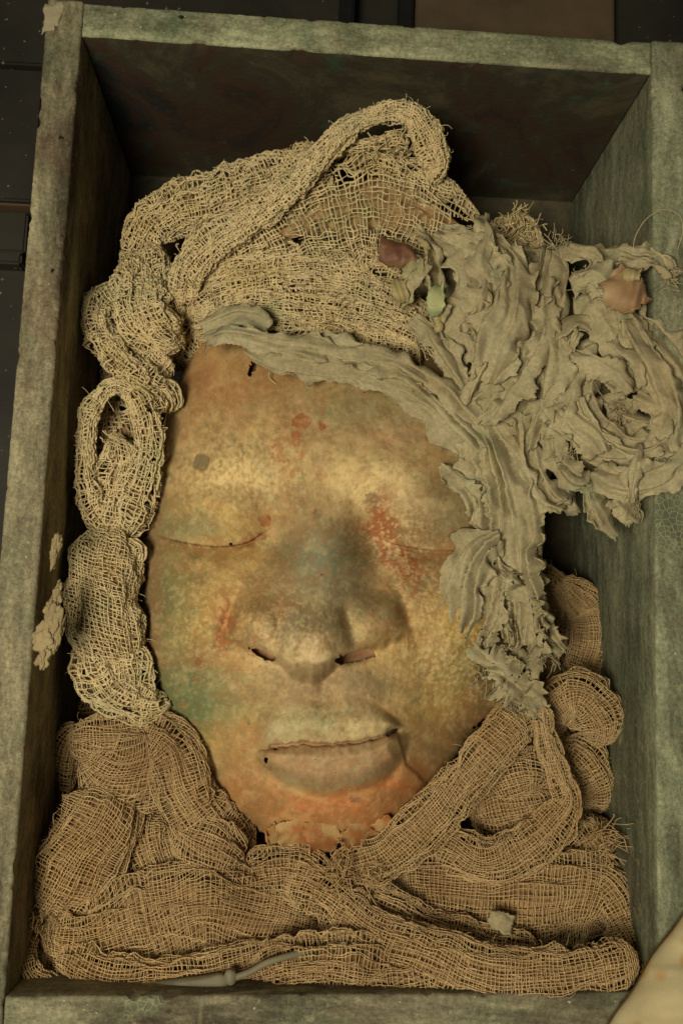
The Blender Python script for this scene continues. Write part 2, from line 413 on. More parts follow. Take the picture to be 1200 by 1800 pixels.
th = np.linspace(-math.pi, math.pi, NA, endpoint=False)
fine_t = np.linspace(-math.pi, math.pi, NA * 1, endpoint=False)
R0 = np.interp(th, ang3, rad3)
k = np.exp(-np.linspace(-3, 3, 25) ** 2); k /= k.sum()
R0 = np.convolve(np.r_[R0[-12:], R0, R0[:12]], k, 'valid')
# torn edge: shards along the chin and the jaw
chin = np.exp(-((th - math.radians(92)) / math.radians(17)) ** 2)
jr = np.exp(-((th - math.radians(45)) / math.radians(14)) ** 2)
tear = 1.1 * np.abs(noise(th * 14, 0 * th, 0, 7)) + 0.4 * np.abs(noise(th * 34, 0 * th, 0, 8)) + .12 * noise(th * 90, 0 * th, 0, 9)
R0j = R0 - chin * 30 * np.clip(tear - 0.25, 0, 1) - jr * 9 * np.clip(tear - .2, 0, 1) - 1.5 * np.abs(noise(th * 110, 0, 0, 12))
rho = np.linspace(0.0008, 1, NRR) ** 0.8
RHO, TH = np.meshgrid(rho, th, indexing='ij')
RR = RHO * R0[None] - (R0 - R0j)[None] * RHO ** 22
PX = FC[0] + RR * np.cos(TH); PY = FC[1] + RR * np.sin(TH)
def G(cx, cy, sx, sy, rot=0.0, p=2):
    x, y = PX - cx, PY - cy
    if rot: c_, s_ = math.cos(rot), math.sin(rot); x, y = x * c_ + y * s_, -x * s_ + y * c_
    return np.exp(-(np.abs(x / sx) ** p + np.abs(y / sy) ** p))
def curve(pts):
    pts = np.array(pts, float); q = catmull(pts, 200); o = np.argsort(q[:, 0]); return np.interp(PX, q[o, 0], q[o, 1])
WX = PX + 7 * noise(PX / 45, PY / 45, 0, 21); WY = PY + 7 * noise(PX / 45, PY / 45, 3, 22)
H = 82 * (1 - RHO ** 3.1) ** 0.62
H += 6 * G(560, 760, 210, 120)
# brow
H += 10 * G(395, 822, 85, 38, -0.1) + 11 * G(690, 830, 80, 40, 0.12) - 3 * G(555, 840, 40, 60)
# sockets and lids
H -= 22 * G(375, 938, 98, 58, 0.05) + 24 * G(775, 948, 98, 62, -0.03)
H += 26 * G(375, 908, 78, 46, 0.06, 2.8) + 28 * G(776, 907, 80, 52, 0.0, 2.8)
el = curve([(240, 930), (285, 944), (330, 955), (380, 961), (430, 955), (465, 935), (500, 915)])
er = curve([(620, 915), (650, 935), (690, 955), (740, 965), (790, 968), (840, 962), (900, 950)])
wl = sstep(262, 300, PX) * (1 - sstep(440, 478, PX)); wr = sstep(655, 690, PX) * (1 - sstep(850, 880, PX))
H += wl * 5.0 * np.exp(-np.clip(el - PY, 0, 99) / 22) * (PY < el) + wr * 3.6 * np.exp(-np.clip(er - PY, 0, 99) / 22) * (PY < er)
H -= wl * 1.8 * np.exp(-((PY - el - 2) / 4.5) ** 2) + wr * 1.0 * np.exp(-((PY - er - 2) / 4.5) ** 2)
H += wl * 3.0 * np.exp(-((PY - el - 26) / 15) ** 2) + wr * 2.6 * np.exp(-((PY - er - 28) / 16) ** 2)
H -= 10 * G(478, 938, 36, 40) + 12 * G(652, 945, 32, 46, -0.3) + 5 * G(465, 1010, 30, 60, -0.3) + 5 * G(668, 1010, 30, 60, 0.3)
# nose
ny = np.clip((PY - 850) / 270, 0, 1.2)
cx = 566 - 14 * ny
ridge_h = 8 + 32 * np.clip(ny, 0, 1) ** 1.1
ridge_w = 44 + 50 * np.clip(ny, 0, 1)
nbase = curve([(380, 1116), (425, 1134), (455, 1146), (490, 1162), (515, 1178), (545, 1186), (575, 1176), (600, 1160), (625, 1150), (655, 1142), (690, 1128), (730, 1108)])
nwob = nbase + 3 * noise(PX / 12, 0 * PX, 0, 31)
soft_t = 9 + 16 * G(545, 1180, 40, 60)
under = 1 - sstep(0, 1, (PY - nwob + soft_t) / (2 * soft_t))
top_in = sstep(800, 960, PY)
nose = ridge_h * np.exp(-np.abs((PX - cx) / ridge_w) ** 2.6) * top_in
nose = nose + 17 * G(446, 1096, 40, 40, 0.2, 2.6) + 18 * G(668, 1088, 44, 40, -0.2, 2.6) + 13 * G(548, 1126, 48, 46, 0, 2.4)
H += nose * under
H -= 5 * G(466, 1150, 26, 9, 0.42, 3) + 6 * G(622, 1154, 34, 11, -0.22, 3)
H -= 7 * G(400, 1090, 11, 50, 0.35) + 7 * G(716, 1082, 12, 50, -0.35) + 6 * G(492, 1098, 12, 40, 0.25) + 6 * G(614, 1098, 12, 38, -0.25)
# cheeks
H += 13 * G(345, 1080, 90, 115) + 12 * G(805, 1080, 90, 110)
H -= 8 * G(418, 1245, 38, 85, 0.3) + 7 * G(752, 1215, 38, 85, -0.3)
H -= 4 * G(330, 1330, 60, 60)
# muzzle and lips
H += 11 * G(582, 1300, 150, 120)
H += 4 * G(520, 1205, 45, 40) + 4 * G(620, 1205, 45, 40) - 3 * G(568, 1210, 15, 34)
mt = curve([(440, 1275), (470, 1250), (520, 1240), (565, 1246), (600, 1240), (650, 1242), (690, 1262), (720, 1280)])
mm_ = curve([(440, 1318), (485, 1311), (530, 1303), (570, 1306), (620, 1303), (660, 1296), (695, 1283), (730, 1270)]) + 2.2 * noise(PX / 9, 0 * PX, 0, 41)
mb = curve([(440, 1330), (468, 1348), (500, 1372), (560, 1392), (620, 1386), (670, 1366), (706, 1338), (730, 1320)])
wm = sstep(440, 482, WX) * (1 - sstep(684, 714, WX))
u = np.clip((PY - mt) / (mm_ - mt), 0, 1); lo = np.clip((PY - mm_) / (mb - mm_), 0, 1)
lipu = np.where(PY <= mm_, sstep(-0.25, 0.55, (PY - mt) / (mm_ - mt)) * (1 - 0.45 * sstep(0.6, 1.0, u)), 0)
lipl = np.where(PY > mm_, (0.35 + 0.65 * sstep(0, 0.35, lo)) * (1 - sstep(0.62, 1.12, (PY - mm_) / (mb - mm_))), 0)
H += wm * 13.0 * lipu + wm * 15.0 * lipl
H -= wm * 4.0 * np.exp(-((PY - mm_ - 2.5) / 3.4) ** 2)
H -= 7 * G(692, 1288, 10, 7) + 5 * G(478, 1312, 8, 6)
H -= 5.5 * wm * np.exp(-((PY - mb - 12) / 16) ** 2)
# chin
H += 9 * G(598, 1432, 95, 42, 0.0, 2.4)
# broken plate of the chin, with an edge running from the mouth corner to the jaw
pe = np.interp(PY, [1270, 1290, 1345, 1362, 1386, 1430, 1480], [690, 702, 713, 735, 754, 735, 700]) + 3 * noise(PY / 14, 0, 0, 51)
plate = (1 - sstep(-3, 3, PX - pe)) * sstep(1280, 1296, PY) * sstep(560, 640, PX)
H += 3.6 * plate
pl2 = np.interp(PY, [1280, 1310, 1345, 1390, 1440, 1490], [482, 470, 462, 478, 485, 492]) + 3 * noise(PY / 11, 0, 0, 52)
H += 2.0 * sstep(-3, 3, PX - pl2) * sstep(1300, 1330, PY) * (1 - sstep(540, 640, PX))
# smooth joining of the chin to the torn edge, cracks and shards there
low = sstep(1430, 1490, PY) * sstep(440, 480, PX) * (1 - sstep(690, 730, PX))
H += low * 3.0 * np.round(1.5 * noise(PX / 26 + .3 * noise(PX / 9, PY / 9, 0, 61), PY / 40, 0, 62))
# surface relief
gr = fbm(PX / 60, PY / 60, 0, 71, 4)
fine = fbm(PX / 9, PY / 9, 0, 72, 3)
gran = np.clip(fbm(PX / 5, PY / 5, 0, 73, 2), 0, 1)
granmask = np.clip(G(400, 830, 120, 70) + G(690, 940, 55, 90, -0.5) + G(820, 1140, 110, 110) + 0.7 * G(520, 1110, 90, 60) + 0.5 * G(350, 1090, 100, 100), 0, 1)
H += 1.3 * gr + 0.16 * fine + granmask * 0.75 * gran
H += 0.35 * np.abs(fbm(PX / 25, PY / 25, 0, 75, 3))
# chip in the left brow
ch = sstep(0.45, 0.6, G(354, 812, 16, 17, 0.3, 3)); H -= 1.6 * ch
zb = -104 + 14 * np.clip((PY - 1100) / 400, 0, 1) * 0 + 10 * sstep(1250, 1490, PY)
Z = zb + H
V = P(PX, PY, Z)
# pigments -----------------------------------------------------------
col = np.zeros(PX.shape + (3,)) + lin(176, 146, 98)
def paint(mask, c, amt=1.0):
    global col
    m = np.clip(mask * amt, 0, 1)[..., None]; col = col * (1 - m) + np.array(c) * m
def rag(m, seed, s=55.0, k=0.55):   # break a soft patch up
    return np.clip(m * (1 + k * fbm(PX / s, PY / s, 0, seed, 5)) , 0, 1)
OCHRE = lin(206, 172, 104); PALE = lin(226, 200, 138); GREEN = lin(120, 126, 80); TEAL = lin(110, 128, 100); ORANGE = lin(176, 114, 62)
RED = lin(150, 74, 40); DUST = lin(168, 142, 102); GREY = lin(142, 124, 92); BROWN = lin(146, 112, 66); YELL = lin(196, 164, 88)
nz = fbm(PX / 70, PY / 70, 5, 81, 5)
paint(sstep(0.0, 0.6, nz), OCHRE, 0.5); paint(sstep(0.05, 0.6, -nz), BROWN, 0.55)
paint(sstep(0.25, 0.7, fbm(PX / 40, PY / 40, 9, 82, 5)), lin(184, 128, 80), 0.35)
paint(sstep(0.3, 0.7, fbm(PX / 33, PY / 33, 4, 83, 5)), GREEN, 0.3)
for (cx_, cy_, sx_, sy_, c_, a_, sd) in (
    (395, 830, 105, 60, PALE, 0.85, 1), (690, 840, 95, 60, PALE, 0.8, 2), (640, 880, 40, 50, PALE, .6, 3), (370, 905, 80, 36, YELL, 0.6, 4), (330, 925, 60, 22, TEAL, 0.5, 5),
    (780, 900, 85, 50, GREY, 0.6, 6), (800, 915, 50, 40, TEAL, 0.35, 7), (400, 975, 90, 20, YELL, 0.6, 8), (420, 985, 60, 18, BROWN, 0.6, 9),
    (580, 1010, 75, 90, GREY, 0.85, 10), (575, 985, 55, 45, TEAL, 0.7, 11), (600, 1050, 60, 40, TEAL, 0.45, 12),
    (300, 1060, 45, 90, GREEN, 0.55, 13), (350, 1090, 90, 80, YELL, 0.55, 14), (330, 1230, 70, 50, GREEN, 0.85, 15), (300, 1190, 40, 50, TEAL, .5, 16),
    (400, 1090, 26, 50, ORANGE, 0.75, 17), (345, 1160, 50, 18, RED, 0.4, 18), (500, 1130, 60, 40, PALE, 0.5, 19), (545, 1165, 60, 16, PALE, .7, 20), (620, 1120, 50, 30, OCHRE, .5, 21),
    (500, 1075, 30, 24, RED, 0.45, 22), (530, 1090, 26, 16, TEAL, 0.5, 23),
    (500, 1205, 80, 36, DUST, 0.95, 24), (620, 1205, 60, 40, GREY, 0.75, 25), (570, 1275, 100, 26, YELL, 0.7, 26), (510, 1270, 40, 22, TEAL, 0.45, 27), (600, 1265, 70, 20, PALE, .45, 28),
    (590, 1340, 110, 34, DUST, 0.75, 29), (640, 1350, 70, 20, TEAL, 0.35, 30), (530, 1375, 60, 12, PALE, .55, 31),
    (600, 1425, 110, 50, ORANGE, 0.85, 32), (700, 1375, 60, 30, ORANGE, 0.85, 33), (500, 1440, 60, 40, ORANGE, 0.45, 34), (590, 1470, 80, 26, OCHRE, 0.6, 35),
    (420, 1390, 60, 40, lin(186, 128, 74), 0.7, 36), (390, 1290, 50, 40, YELL, 0.6, 37), (440, 1290, 36, 26, lin(176, 122, 78), 0.6, 38), (400, 1420, 50, 26, BROWN, 0.5, 39),
    (810, 1130, 95, 90, YELL, 0.75, 40), (820, 1180, 90, 60, GREEN, 0.45, 41), (760, 1240, 60, 40, YELL, 0.5, 42), (830, 1240, 60, 40, BROWN, 0.6, 43), (780, 1330, 50, 40, BROWN, 0.5, 44),
    (420, 680, 80, 60, lin(178, 130, 80), 0.65, 45), (360, 650, 30, 50, lin(176, 118, 74), 0.6, 46), (640, 715, 90, 40, GREEN, 0.35, 47), (720, 740, 20, 26, TEAL, 0.75, 48), (690, 760, 60, 40, lin(190, 148, 110), 0.5, 49),
    (330, 760, 40, 80, lin(190, 150, 100), 0.6, 50), (640, 1050, 40, 30, lin(176, 120, 80), 0.3, 51), (285, 1030, 26, 120, GREEN, 0.5, 52), (265, 1060, 18, 130, DUST, 0.8, 53), (270, 850, 22, 100, DUST, 0.7, 54)):
    paint(rag(G(cx_, cy_, sx_, sy_), 100 + sd), c_, a_)
# the big fields of paint: grey dust on the nose, cream nose tip and upper lip, rust chin
def big(m, c_, a_, sd, s_=40, k_=0.35): paint(np.clip(m * (1 + k_ * fbm(PX / s_, PY / s_, 0, 600 + sd, 5)), 0, 1), c_, a_)
big(G(575, 1010, 85, 95, 0, 2.6), lin(146, 130, 96), 0.6, 1); big(G(560, 985, 50, 40), lin(116, 130, 104), 0.55, 2)
big(G(545, 1135, 95, 38, 0, 2.6), lin(208, 184, 138), 0.7, 3); big(G(520, 1105, 60, 26), lin(150, 148, 116), 0.5, 4); big(G(540, 1168, 60, 18), lin(224, 198, 148), 0.7, 5)
big(G(560, 1210, 120, 34, 0, 2.6), lin(146, 122, 88), 0.85, 6)
big(wm * sstep(0, 0.5, lipu), lin(204, 184, 136), 0.75, 7); big(wm * lipu * G(530, 1265, 60, 40), lin(150, 160, 122), 0.45, 8)
big(wm * sstep(0.1, 0.6, lipl), lin(178, 146, 108), 0.8, 9); big(wm * np.exp(-((PY - mb + 6) / 9) ** 2), lin(176, 164, 122), 0.6, 10)
big(sstep(8, 24, PY - mb) * G(605, 1420, 135, 75, 0, 3), lin(180, 112, 62), 0.8, 11); big(G(725, 1370, 40, 30, 0.4), lin(176, 118, 66), 0.7, 12)
big(G(585, 1465, 85, 26), lin(190, 150, 96), 0.55, 13); big(G(430, 1400, 50, 60), lin(172, 124, 72), 0.6, 14); big(G(335, 1235, 75, 60), lin(106, 122, 80), 0.85, 15); big(G(300, 1060, 40, 110), lin(116, 124, 82), 0.55, 26); big(G(860, 1180, 60, 70), lin(120, 124, 80), 0.4, 27); big(G(640, 720, 110, 34), lin(146, 140, 100), 0.45, 28)
big(G(690, 845, 75, 45), lin(222, 194, 138), 0.5, 16); big(G(625, 880, 30, 40), lin(226, 198, 140), 0.6, 17); big(G(400, 820, 95, 45), lin(206, 180, 118), 0.5, 18)
big(wl * np.exp(-np.clip(PY - el, 0, 99) / 16) * (PY > el - 2), lin(150, 104, 54), 0.75, 19); big(wr * np.exp(-np.clip(PY - er, 0, 99) / 22) * (PY > er - 2), lin(150, 104, 60), 0.6, 20)  # brown stain under the lashes, also carrying painted shade below the lids
paint(wl * np.exp(-((PY - el - 1) / 2.2) ** 2), lin(70, 46, 26), 0.8); paint(wr * np.exp(-((PY - er - 1) / 1.8) ** 2), lin(96, 66, 40), 0.7)  # lid creases: part dirt, part shade put into the pigment
big(G(345, 925, 60, 22), lin(132, 140, 100), 0.5, 21); big(G(790, 900, 80, 48), lin(150, 128, 90), 0.65, 22)
big(G(268, 1000, 20, 200, 0, 3), lin(150, 118, 80), 0.6, 23); big(G(900, 1210, 60, 60), lin(150, 108, 64), 0.6, 24); big(G(800, 1290, 60, 40), lin(132, 96, 56), 0.6, 25)
# sharper stains
def stain(mask, c, thr, soft, amt, seed, s=14):
    paint(sstep(thr, thr + soft, mask * (1 + 0.6 * fbm(PX / s, PY / s, 0, seed, 4))), c, amt)
stain(G(535, 742, 24, 17), lin(146, 76, 38), 0.40, 0.25, 0.9, 201, 14); stain(G(566, 749, 10, 10), lin(150, 80, 42), 0.4, 0.3, 0.8, 202, 14); stain(G(524, 768, 13, 22), lin(150, 80, 42), 0.4, 0.4, 0.75, 2021, 12)
stain(G(525, 775, 18, 40), ORANGE, 0.5, 0.4, 0.55, 203); stain(G(505, 800, 50, 45), lin(176, 112, 64), 0.5, 0.5, 0.55, 204)
stain(G(668, 915, 36, 58, -0.35), lin(156, 86, 48), 0.3, 0.6, 0.9, 205, 30); stain(G(702, 985, 28, 64, -0.75), lin(150, 80, 44), 0.3, 0.6, 0.9, 206, 30); stain(G(725, 1000, 40, 70, -0.6), lin(150, 92, 54), 0.4, 0.5, 0.6, 207)
stain(G(655, 880, 20, 16), GREY, 0.4, 0.3, 0.8, 208, 6); stain(G(690, 965, 12, 50, -0.6), lin(196, 158, 110), 0.55, 0.2, 0.8, 209, 5)
stain(G(465, 916, 16, 12), RED, 0.4, 0.4, 0.8, 210); stain(G(440, 950, 40, 16, -0.4), lin(124, 76, 40), 0.4, 0.5, 0.7, 211)
stain(G(755, 772, 9, 8), RED, 0.4, 0.3, 0.7, 212); stain(G(554, 900, 5, 6), RED, 0.4, 0.3, 0.8, 213); stain(G(554, 915, 5, 14), ORANGE, 0.4, 0.3, 0.4, 214)
stain(G(400, 1105, 24, 50, 0.35), lin(166, 96, 52), 0.35, 0.6, 0.7, 215, 26); stain(G(348, 1162, 7, 8), RED, 0.4, 0.3, 0.8, 216)
stain(G(700, 1330, 60, 14, -0.25), ORANGE, 0.45, 0.3, 0.0, 217)
stain(G(625, 1398, 130, 30, -0.18), lin(180, 112, 60), 0.42, 0.5, 0.6, 218, 20)
stain(G(625, 1405, 14, 8), lin(96, 72, 58), 0.45, 0.3, 0.6, 219, 8); stain(G(330, 1225, 50, 40), lin(104, 122, 78), 0.5, 0.4, 0.5, 220)
stain(G(450, 650, 14, 18), lin(60, 42, 28), 0.55, 0.2, 0.0, 221)
m1 = fbm(PX / 22, PY / 22, 1, 240, 5); m2 = fbm(PX / 15, PY / 15, 2, 241, 5)
paint(sstep(0.12, 0.6, m1), lin(150, 108, 60), 0.34); paint(sstep(0.15, 0.6, -m1), PALE, 0.16); paint(sstep(0.2, 0.6, m2), lin(126, 124, 80), 0.22)
# granular paint: ochre grains and green flecks
gr1 = fbm(PX / 6, PY / 6, 2, 230, 3); gr2 = fbm(PX / 8, PY / 8, 6, 231, 3)
paint(sstep(0.28, 0.5, gr1), PALE, 0.12); paint(sstep(0.30, 0.5, gr2) * sstep(0, 0.5, fbm(PX / 60, PY / 60, 3, 232, 3)), lin(110, 122, 84), 0.4)
paint(sstep(0.36, 0.55, fbm(PX / 7, PY / 7, 8, 233, 3)) , lin(156, 106, 64), 0.3)
paint(granmask * sstep(0.12, 0.4, gr1), lin(232, 206, 150), 0.34); paint(granmask * sstep(0.2, 0.45, -gr1), lin(140, 100, 56), 0.4)
paint(ch, lin(136, 118, 82), 0.9)
paint(np.exp(-((PY - mm_ - 2) / 3) ** 2) * wm, lin(110, 78, 54), 0.4)  # mouth groove: dirt, plus the shade of the crack painted in
# faces; holes in the torn chin, skirt turned in under the edge
F = grid_faces(NRR, NA, True)
fx = PX.ravel()[F].mean(1); fy = PY.ravel()[F].mean(1)
def hole(cx, cy, sx, sy, rot=0, seed=0, k=0.8):
    x, y = fx - cx, fy - cy; c_, s_ = math.cos(rot), math.sin(rot); x, y = x * c_ + y * s_, -x * s_ + y * c_
    return ((x / sx) ** 2 + (y / sy) ** 2) * (1 + k * noise(fx / 7 + fy / 11, fy / 7 - fx / 11, 0, seed)) < 1
kill = hole(463, 1151, 24, 7, 0.45, 31, 0.4) | hole(620, 1156, 31, 9, -0.22, 32, 0.5) | hole(646, 1149, 11, 9, 0.2, 33, 0.5) | hole(655, 1468, 13, 9, -0.7, 1) | hole(505, 1489, 22, 7, -0.1, 2) | hole(690, 1287, 9, 3.5, -0.5, 3) | hole(860, 1262, 26, 5, -0.6, 4) | hole(596, 1477, 4, 16, 0.5, 5) | hole(625, 1489, 26, 3.2, 0.05, 6) | hole(484, 1316, 5, 3, 0.6, 7) | hole(468, 1335, 3, 4, 0, 8) | hole(406, 956, 3, 2.5, 0, 9) | hole(447, 640, 5, 12, 0.1, 10) | hole(440, 655, 3, 8, 0.1, 11) | hole(545, 1466, 2.5, 18, -0.35, 12)
mmf = mm_.ravel()[F].mean(1); kill |= (np.abs(fy - mmf - 2.2) < 1.5 + 1.3 * noise(fx / 16, 0 * fx, 0, 77)) & (fx > 484) & (fx < 694)
F = F[~kill]
mask = thing('plaster_mask', 'large sleeping face mask of stained plaster with closed eyes and torn chin', 'mask', tuple(P(565, 1010, -190)))
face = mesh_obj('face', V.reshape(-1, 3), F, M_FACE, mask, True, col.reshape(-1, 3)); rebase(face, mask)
Vi = V[::3, ::4]; dn = unit(Vi - np.array([*V[0].mean(0)[:2], 0.02])) * 0.012
Vi = Vi - dn; ni, mi = Vi.shape[:2]
li = mesh_obj('inner_shell', Vi.reshape(-1, 3), grid_faces(ni, mi, True), mat_simple('raw_plaster', lin(150, 112, 78), lin(172, 134, 96), 60), mask); rebase(li, mask)
# rim wall of the shell running down to the cloth bedding
edge = V[-1]; ctr = edge.mean(0)
lv = np.linspace(0, 1, 16)
W = []
for k_ in lv:
    q = edge.copy(); q[:, :2] = ctr[:2] + (edge[:, :2] - ctr[:2]) * (1 - 0.004 - 0.05 * k_ ** 1.5); q[:, 2] = edge[:, 2] * (1 - k_) + 0.045 * k_ - 0.0005
    W.append(q)
W = np.array(W); cw = np.broadcast_to(np.array(lin(150, 116, 76)), W.shape)
Fw = grid_faces(16, NA, True); fxw = np.arctan2(W[..., 1] - ctr[1], W[..., 0] - ctr[0]).ravel()[Fw[:, 0]]
openchin = (fxw < -1.15) & (fxw > -1.95)           # nothing under the torn chin
Fw = Fw[~openchin]
sk = mesh_obj('shell_wall', W.reshape(-1, 3), Fw, M_FACE, mask, True, cw.reshape(-1, 3)); rebase(sk, mask)

SHARDS = True
# ------------------------------------------------------------------ gauze: folds with real threads
def sweep(spine, seed, hr=0.6, pleat=0.12, npl=5, twist=0.0, lump_=0.10, ends=(1, 1), step=3.0, power=2.0, crease=3.5, cw=30.0, dep=0.003):
    """spine rows: px, py, top z (mm), width px. returns closed grid S (ns, nf, 3), mm sizes"""
    sp = np.array(spine, float)
    L = np.linalg.norm(np.diff(sp[:, :2], axis=0), axis=1).sum()
    ns = max(int(L / step), 14)
    q = catmull(sp, ns)
    w = np.maximum(q[:, 3], 6)
    s = np.linspace(0, L, ns)
    e = np.ones(ns)
    el_ = np.maximum(w * 0.55, 8)
    if ends[0]: e *= np.sqrt(1 - (1 - np.clip((s + 0.5) / el_, 0, 1)) ** 2) * 0.94 + 0.06
    if ends[1]: e *= np.sqrt(1 - (1 - np.clip((L - s + 0.5) / el_, 0, 1)) ** 2) * 0.94 + 0.06
    top = P(q[:, 0], q[:, 1], q[:, 2]); pxm = (CAM_LOC[2] - top[:, 2]) / FPX
    wm_ = w * pxm; h = hr * wm_ if np.isscalar(hr) else np.interp(s, np.linspace(0, L, len(hr)), hr) * wm_
    ctr_ = top.copy(); ctr_[:, 2] -= h / 2
    T = unit(np.gradient(ctr_, axis=0)); Zv = np.array([0, 0, 1.0])
    side = unit(np.cross(T, Zv)); up = unit(np.cross(side, T))
    nf = max(int(math.pi * w.max() * 0.9 / step), 22)
    ph = np.linspace(0, 2 * math.pi, nf, endpoint=False)[None]
    sc = s[:, None]
    tw = twist * sc / 100.0
    ripple = noise(np.cos(ph + tw) * npl * 0.7 + seed * 3.1, np.sin(ph + tw) * npl * 0.7, sc / 130.0, seed)
    rip2 = noise(np.cos(ph + tw) * npl * 1.7, np.sin(ph + tw) * npl * 1.7 + seed, sc / 60.0, seed + 1)
    lum = noise(np.cos(ph) * 0.9 + seed, np.sin(ph) * 0.9, sc / 45.0, seed + 2)
    r = 1 + pleat * (1.6 * (1 - 2 * np.abs(ripple)) - 0.6 + 0.7 * rip2) + lump_ * lum
    cx_ = np.cos(ph); sx_ = np.sin(ph)
    if power != 2.0:
        cx_ = np.sign(cx_) * np.abs(cx_) ** (2 / power); sx_ = np.sign(sx_) * np.abs(sx_) ** (2 / power)
    dirn = (seed * 0.7) % 1.6 - 0.8
    xx = ph / (2 * math.pi) * w.mean() * 2.6; aa = sc * math.cos(dirn) + xx * math.sin(dirn); bb_ = -sc * math.sin(dirn) + xx * math.cos(dirn)
    wv = noise(np.cos(ph) * 2 + seed, np.sin(ph) * 2, sc / 40.0, seed + 5) * 0.9
    cr = 1 - 2.2 * np.abs(noise(np.cos(ph) * w.mean() * 0.42 / cw + math.sin(dirn) * sc / cw / 1.5 + wv, np.sin(ph) * w.mean() * 0.42 / cw + wv, sc / (cw * 2.2), seed + 6))
    wmax_ = np.maximum(wm_, 0.008)[:, None]
    r = r + np.clip(crease * MM / (wmax_ / 2), 0, 0.28) * (cr - 0.25)
    r = np.clip(r, 0.35, None)
    rc = r.copy()
    for k1 in (1, 2, 3):
        rc = np.minimum(rc, np.minimum(np.roll(rc, k1, 1), np.roll(rc, -k1, 1)))
        q2 = np.vstack([rc[:1]] * k1 + [rc] + [rc[-1:]] * k1); rc = np.minimum(rc, np.minimum(q2[:len(rc)], q2[2 * k1:]))
    rc = np.clip(rc - dep / (np.minimum(wmax_, np.maximum(h, 0.006)[:, None]) / 2), 0.2, None) * e[:, None]
    r = r * e[:, None]
    Sc = ctr_[:, None] + side[:, None] * (cx_ * rc * (wm_ / 2)[:, None])[..., None] + up[:, None] * (sx_ * rc * (h / 2)[:, None])[..., None]
    S = ctr_[:, None] + side[:, None] * (cx_ * r * (wm_ / 2)[:, None])[..., None] + up[:, None] * (sx_ * r * (h / 2)[:, None])[..., None]
    return S, Sc
def grid_normals(S):
    du = np.gradient(S, axis=0); Sp = np.concatenate([S[:, -1:], S, S[:, :1]], 1); dv = (Sp[:, 2:] - Sp[:, :-2]) / 2
    n = unit(np.cross(dv, du)); c_ = S.mean(1, keepdims=True)
    flip = np.sign((n * (S - c_)).sum(-1, keepdims=True).mean((0, 1)))
    return n * (flip if abs(flip).item() > 0 else 1)
def bil(A, a, b):
    n, m = A.shape[:2]
    a = np.clip(a, 0, n - 1.001); i = a.astype(int); fa = (a - i)[..., None]
    b = np.mod(b, m); j = b.astype(int) % m; fb = (b - np.floor(b))[..., None]; j2 = (j + 1) % m; i2 = np.minimum(i + 1, n - 1)
    return (A[i, j] * (1 - fa) + A[i2, j] * fa) * (1 - fb) + (A[i, j2] * (1 - fa) + A[i2, j2] * fa) * fb
def tubes(Cn, Nn, rad, keep, sides=3):
    """Cn (K,M,3) centre lines, Nn normals -> verts, quads"""
    K, M = Cn.shape[:2]
    if M < 2 or K < 1: return np.zeros((0, 3)), np.zeros((0, 4), int)
    T = unit(np.gradient(Cn, axis=1)); B = unit(np.cross(T, Nn)); N2 = np.cross(B, T)
    a = np.arange(sides) * 2 * math.pi / sides + math.pi / 2
    R = rad if not np.isscalar(rad) else np.full((K, M), rad)
    V = Cn[:, :, None] + (B[:, :, None] * np.cos(a)[:, None] + N2[:, :, None] * np.sin(a)[:, None]) * R[..., None, None]
    idx = np.arange(K * M * sides).reshape(K, M, sides)
    i0 = idx[:, :-1]; i1 = idx[:, 1:]
    F = np.stack([i0, np.roll(i0, -1, 2), np.roll(i1, -1, 2), i1], -1)
    F = F[keep[:, :-1] & keep[:, 1:]]
    return V.reshape(-1, 3), F.reshape(-1, 4)
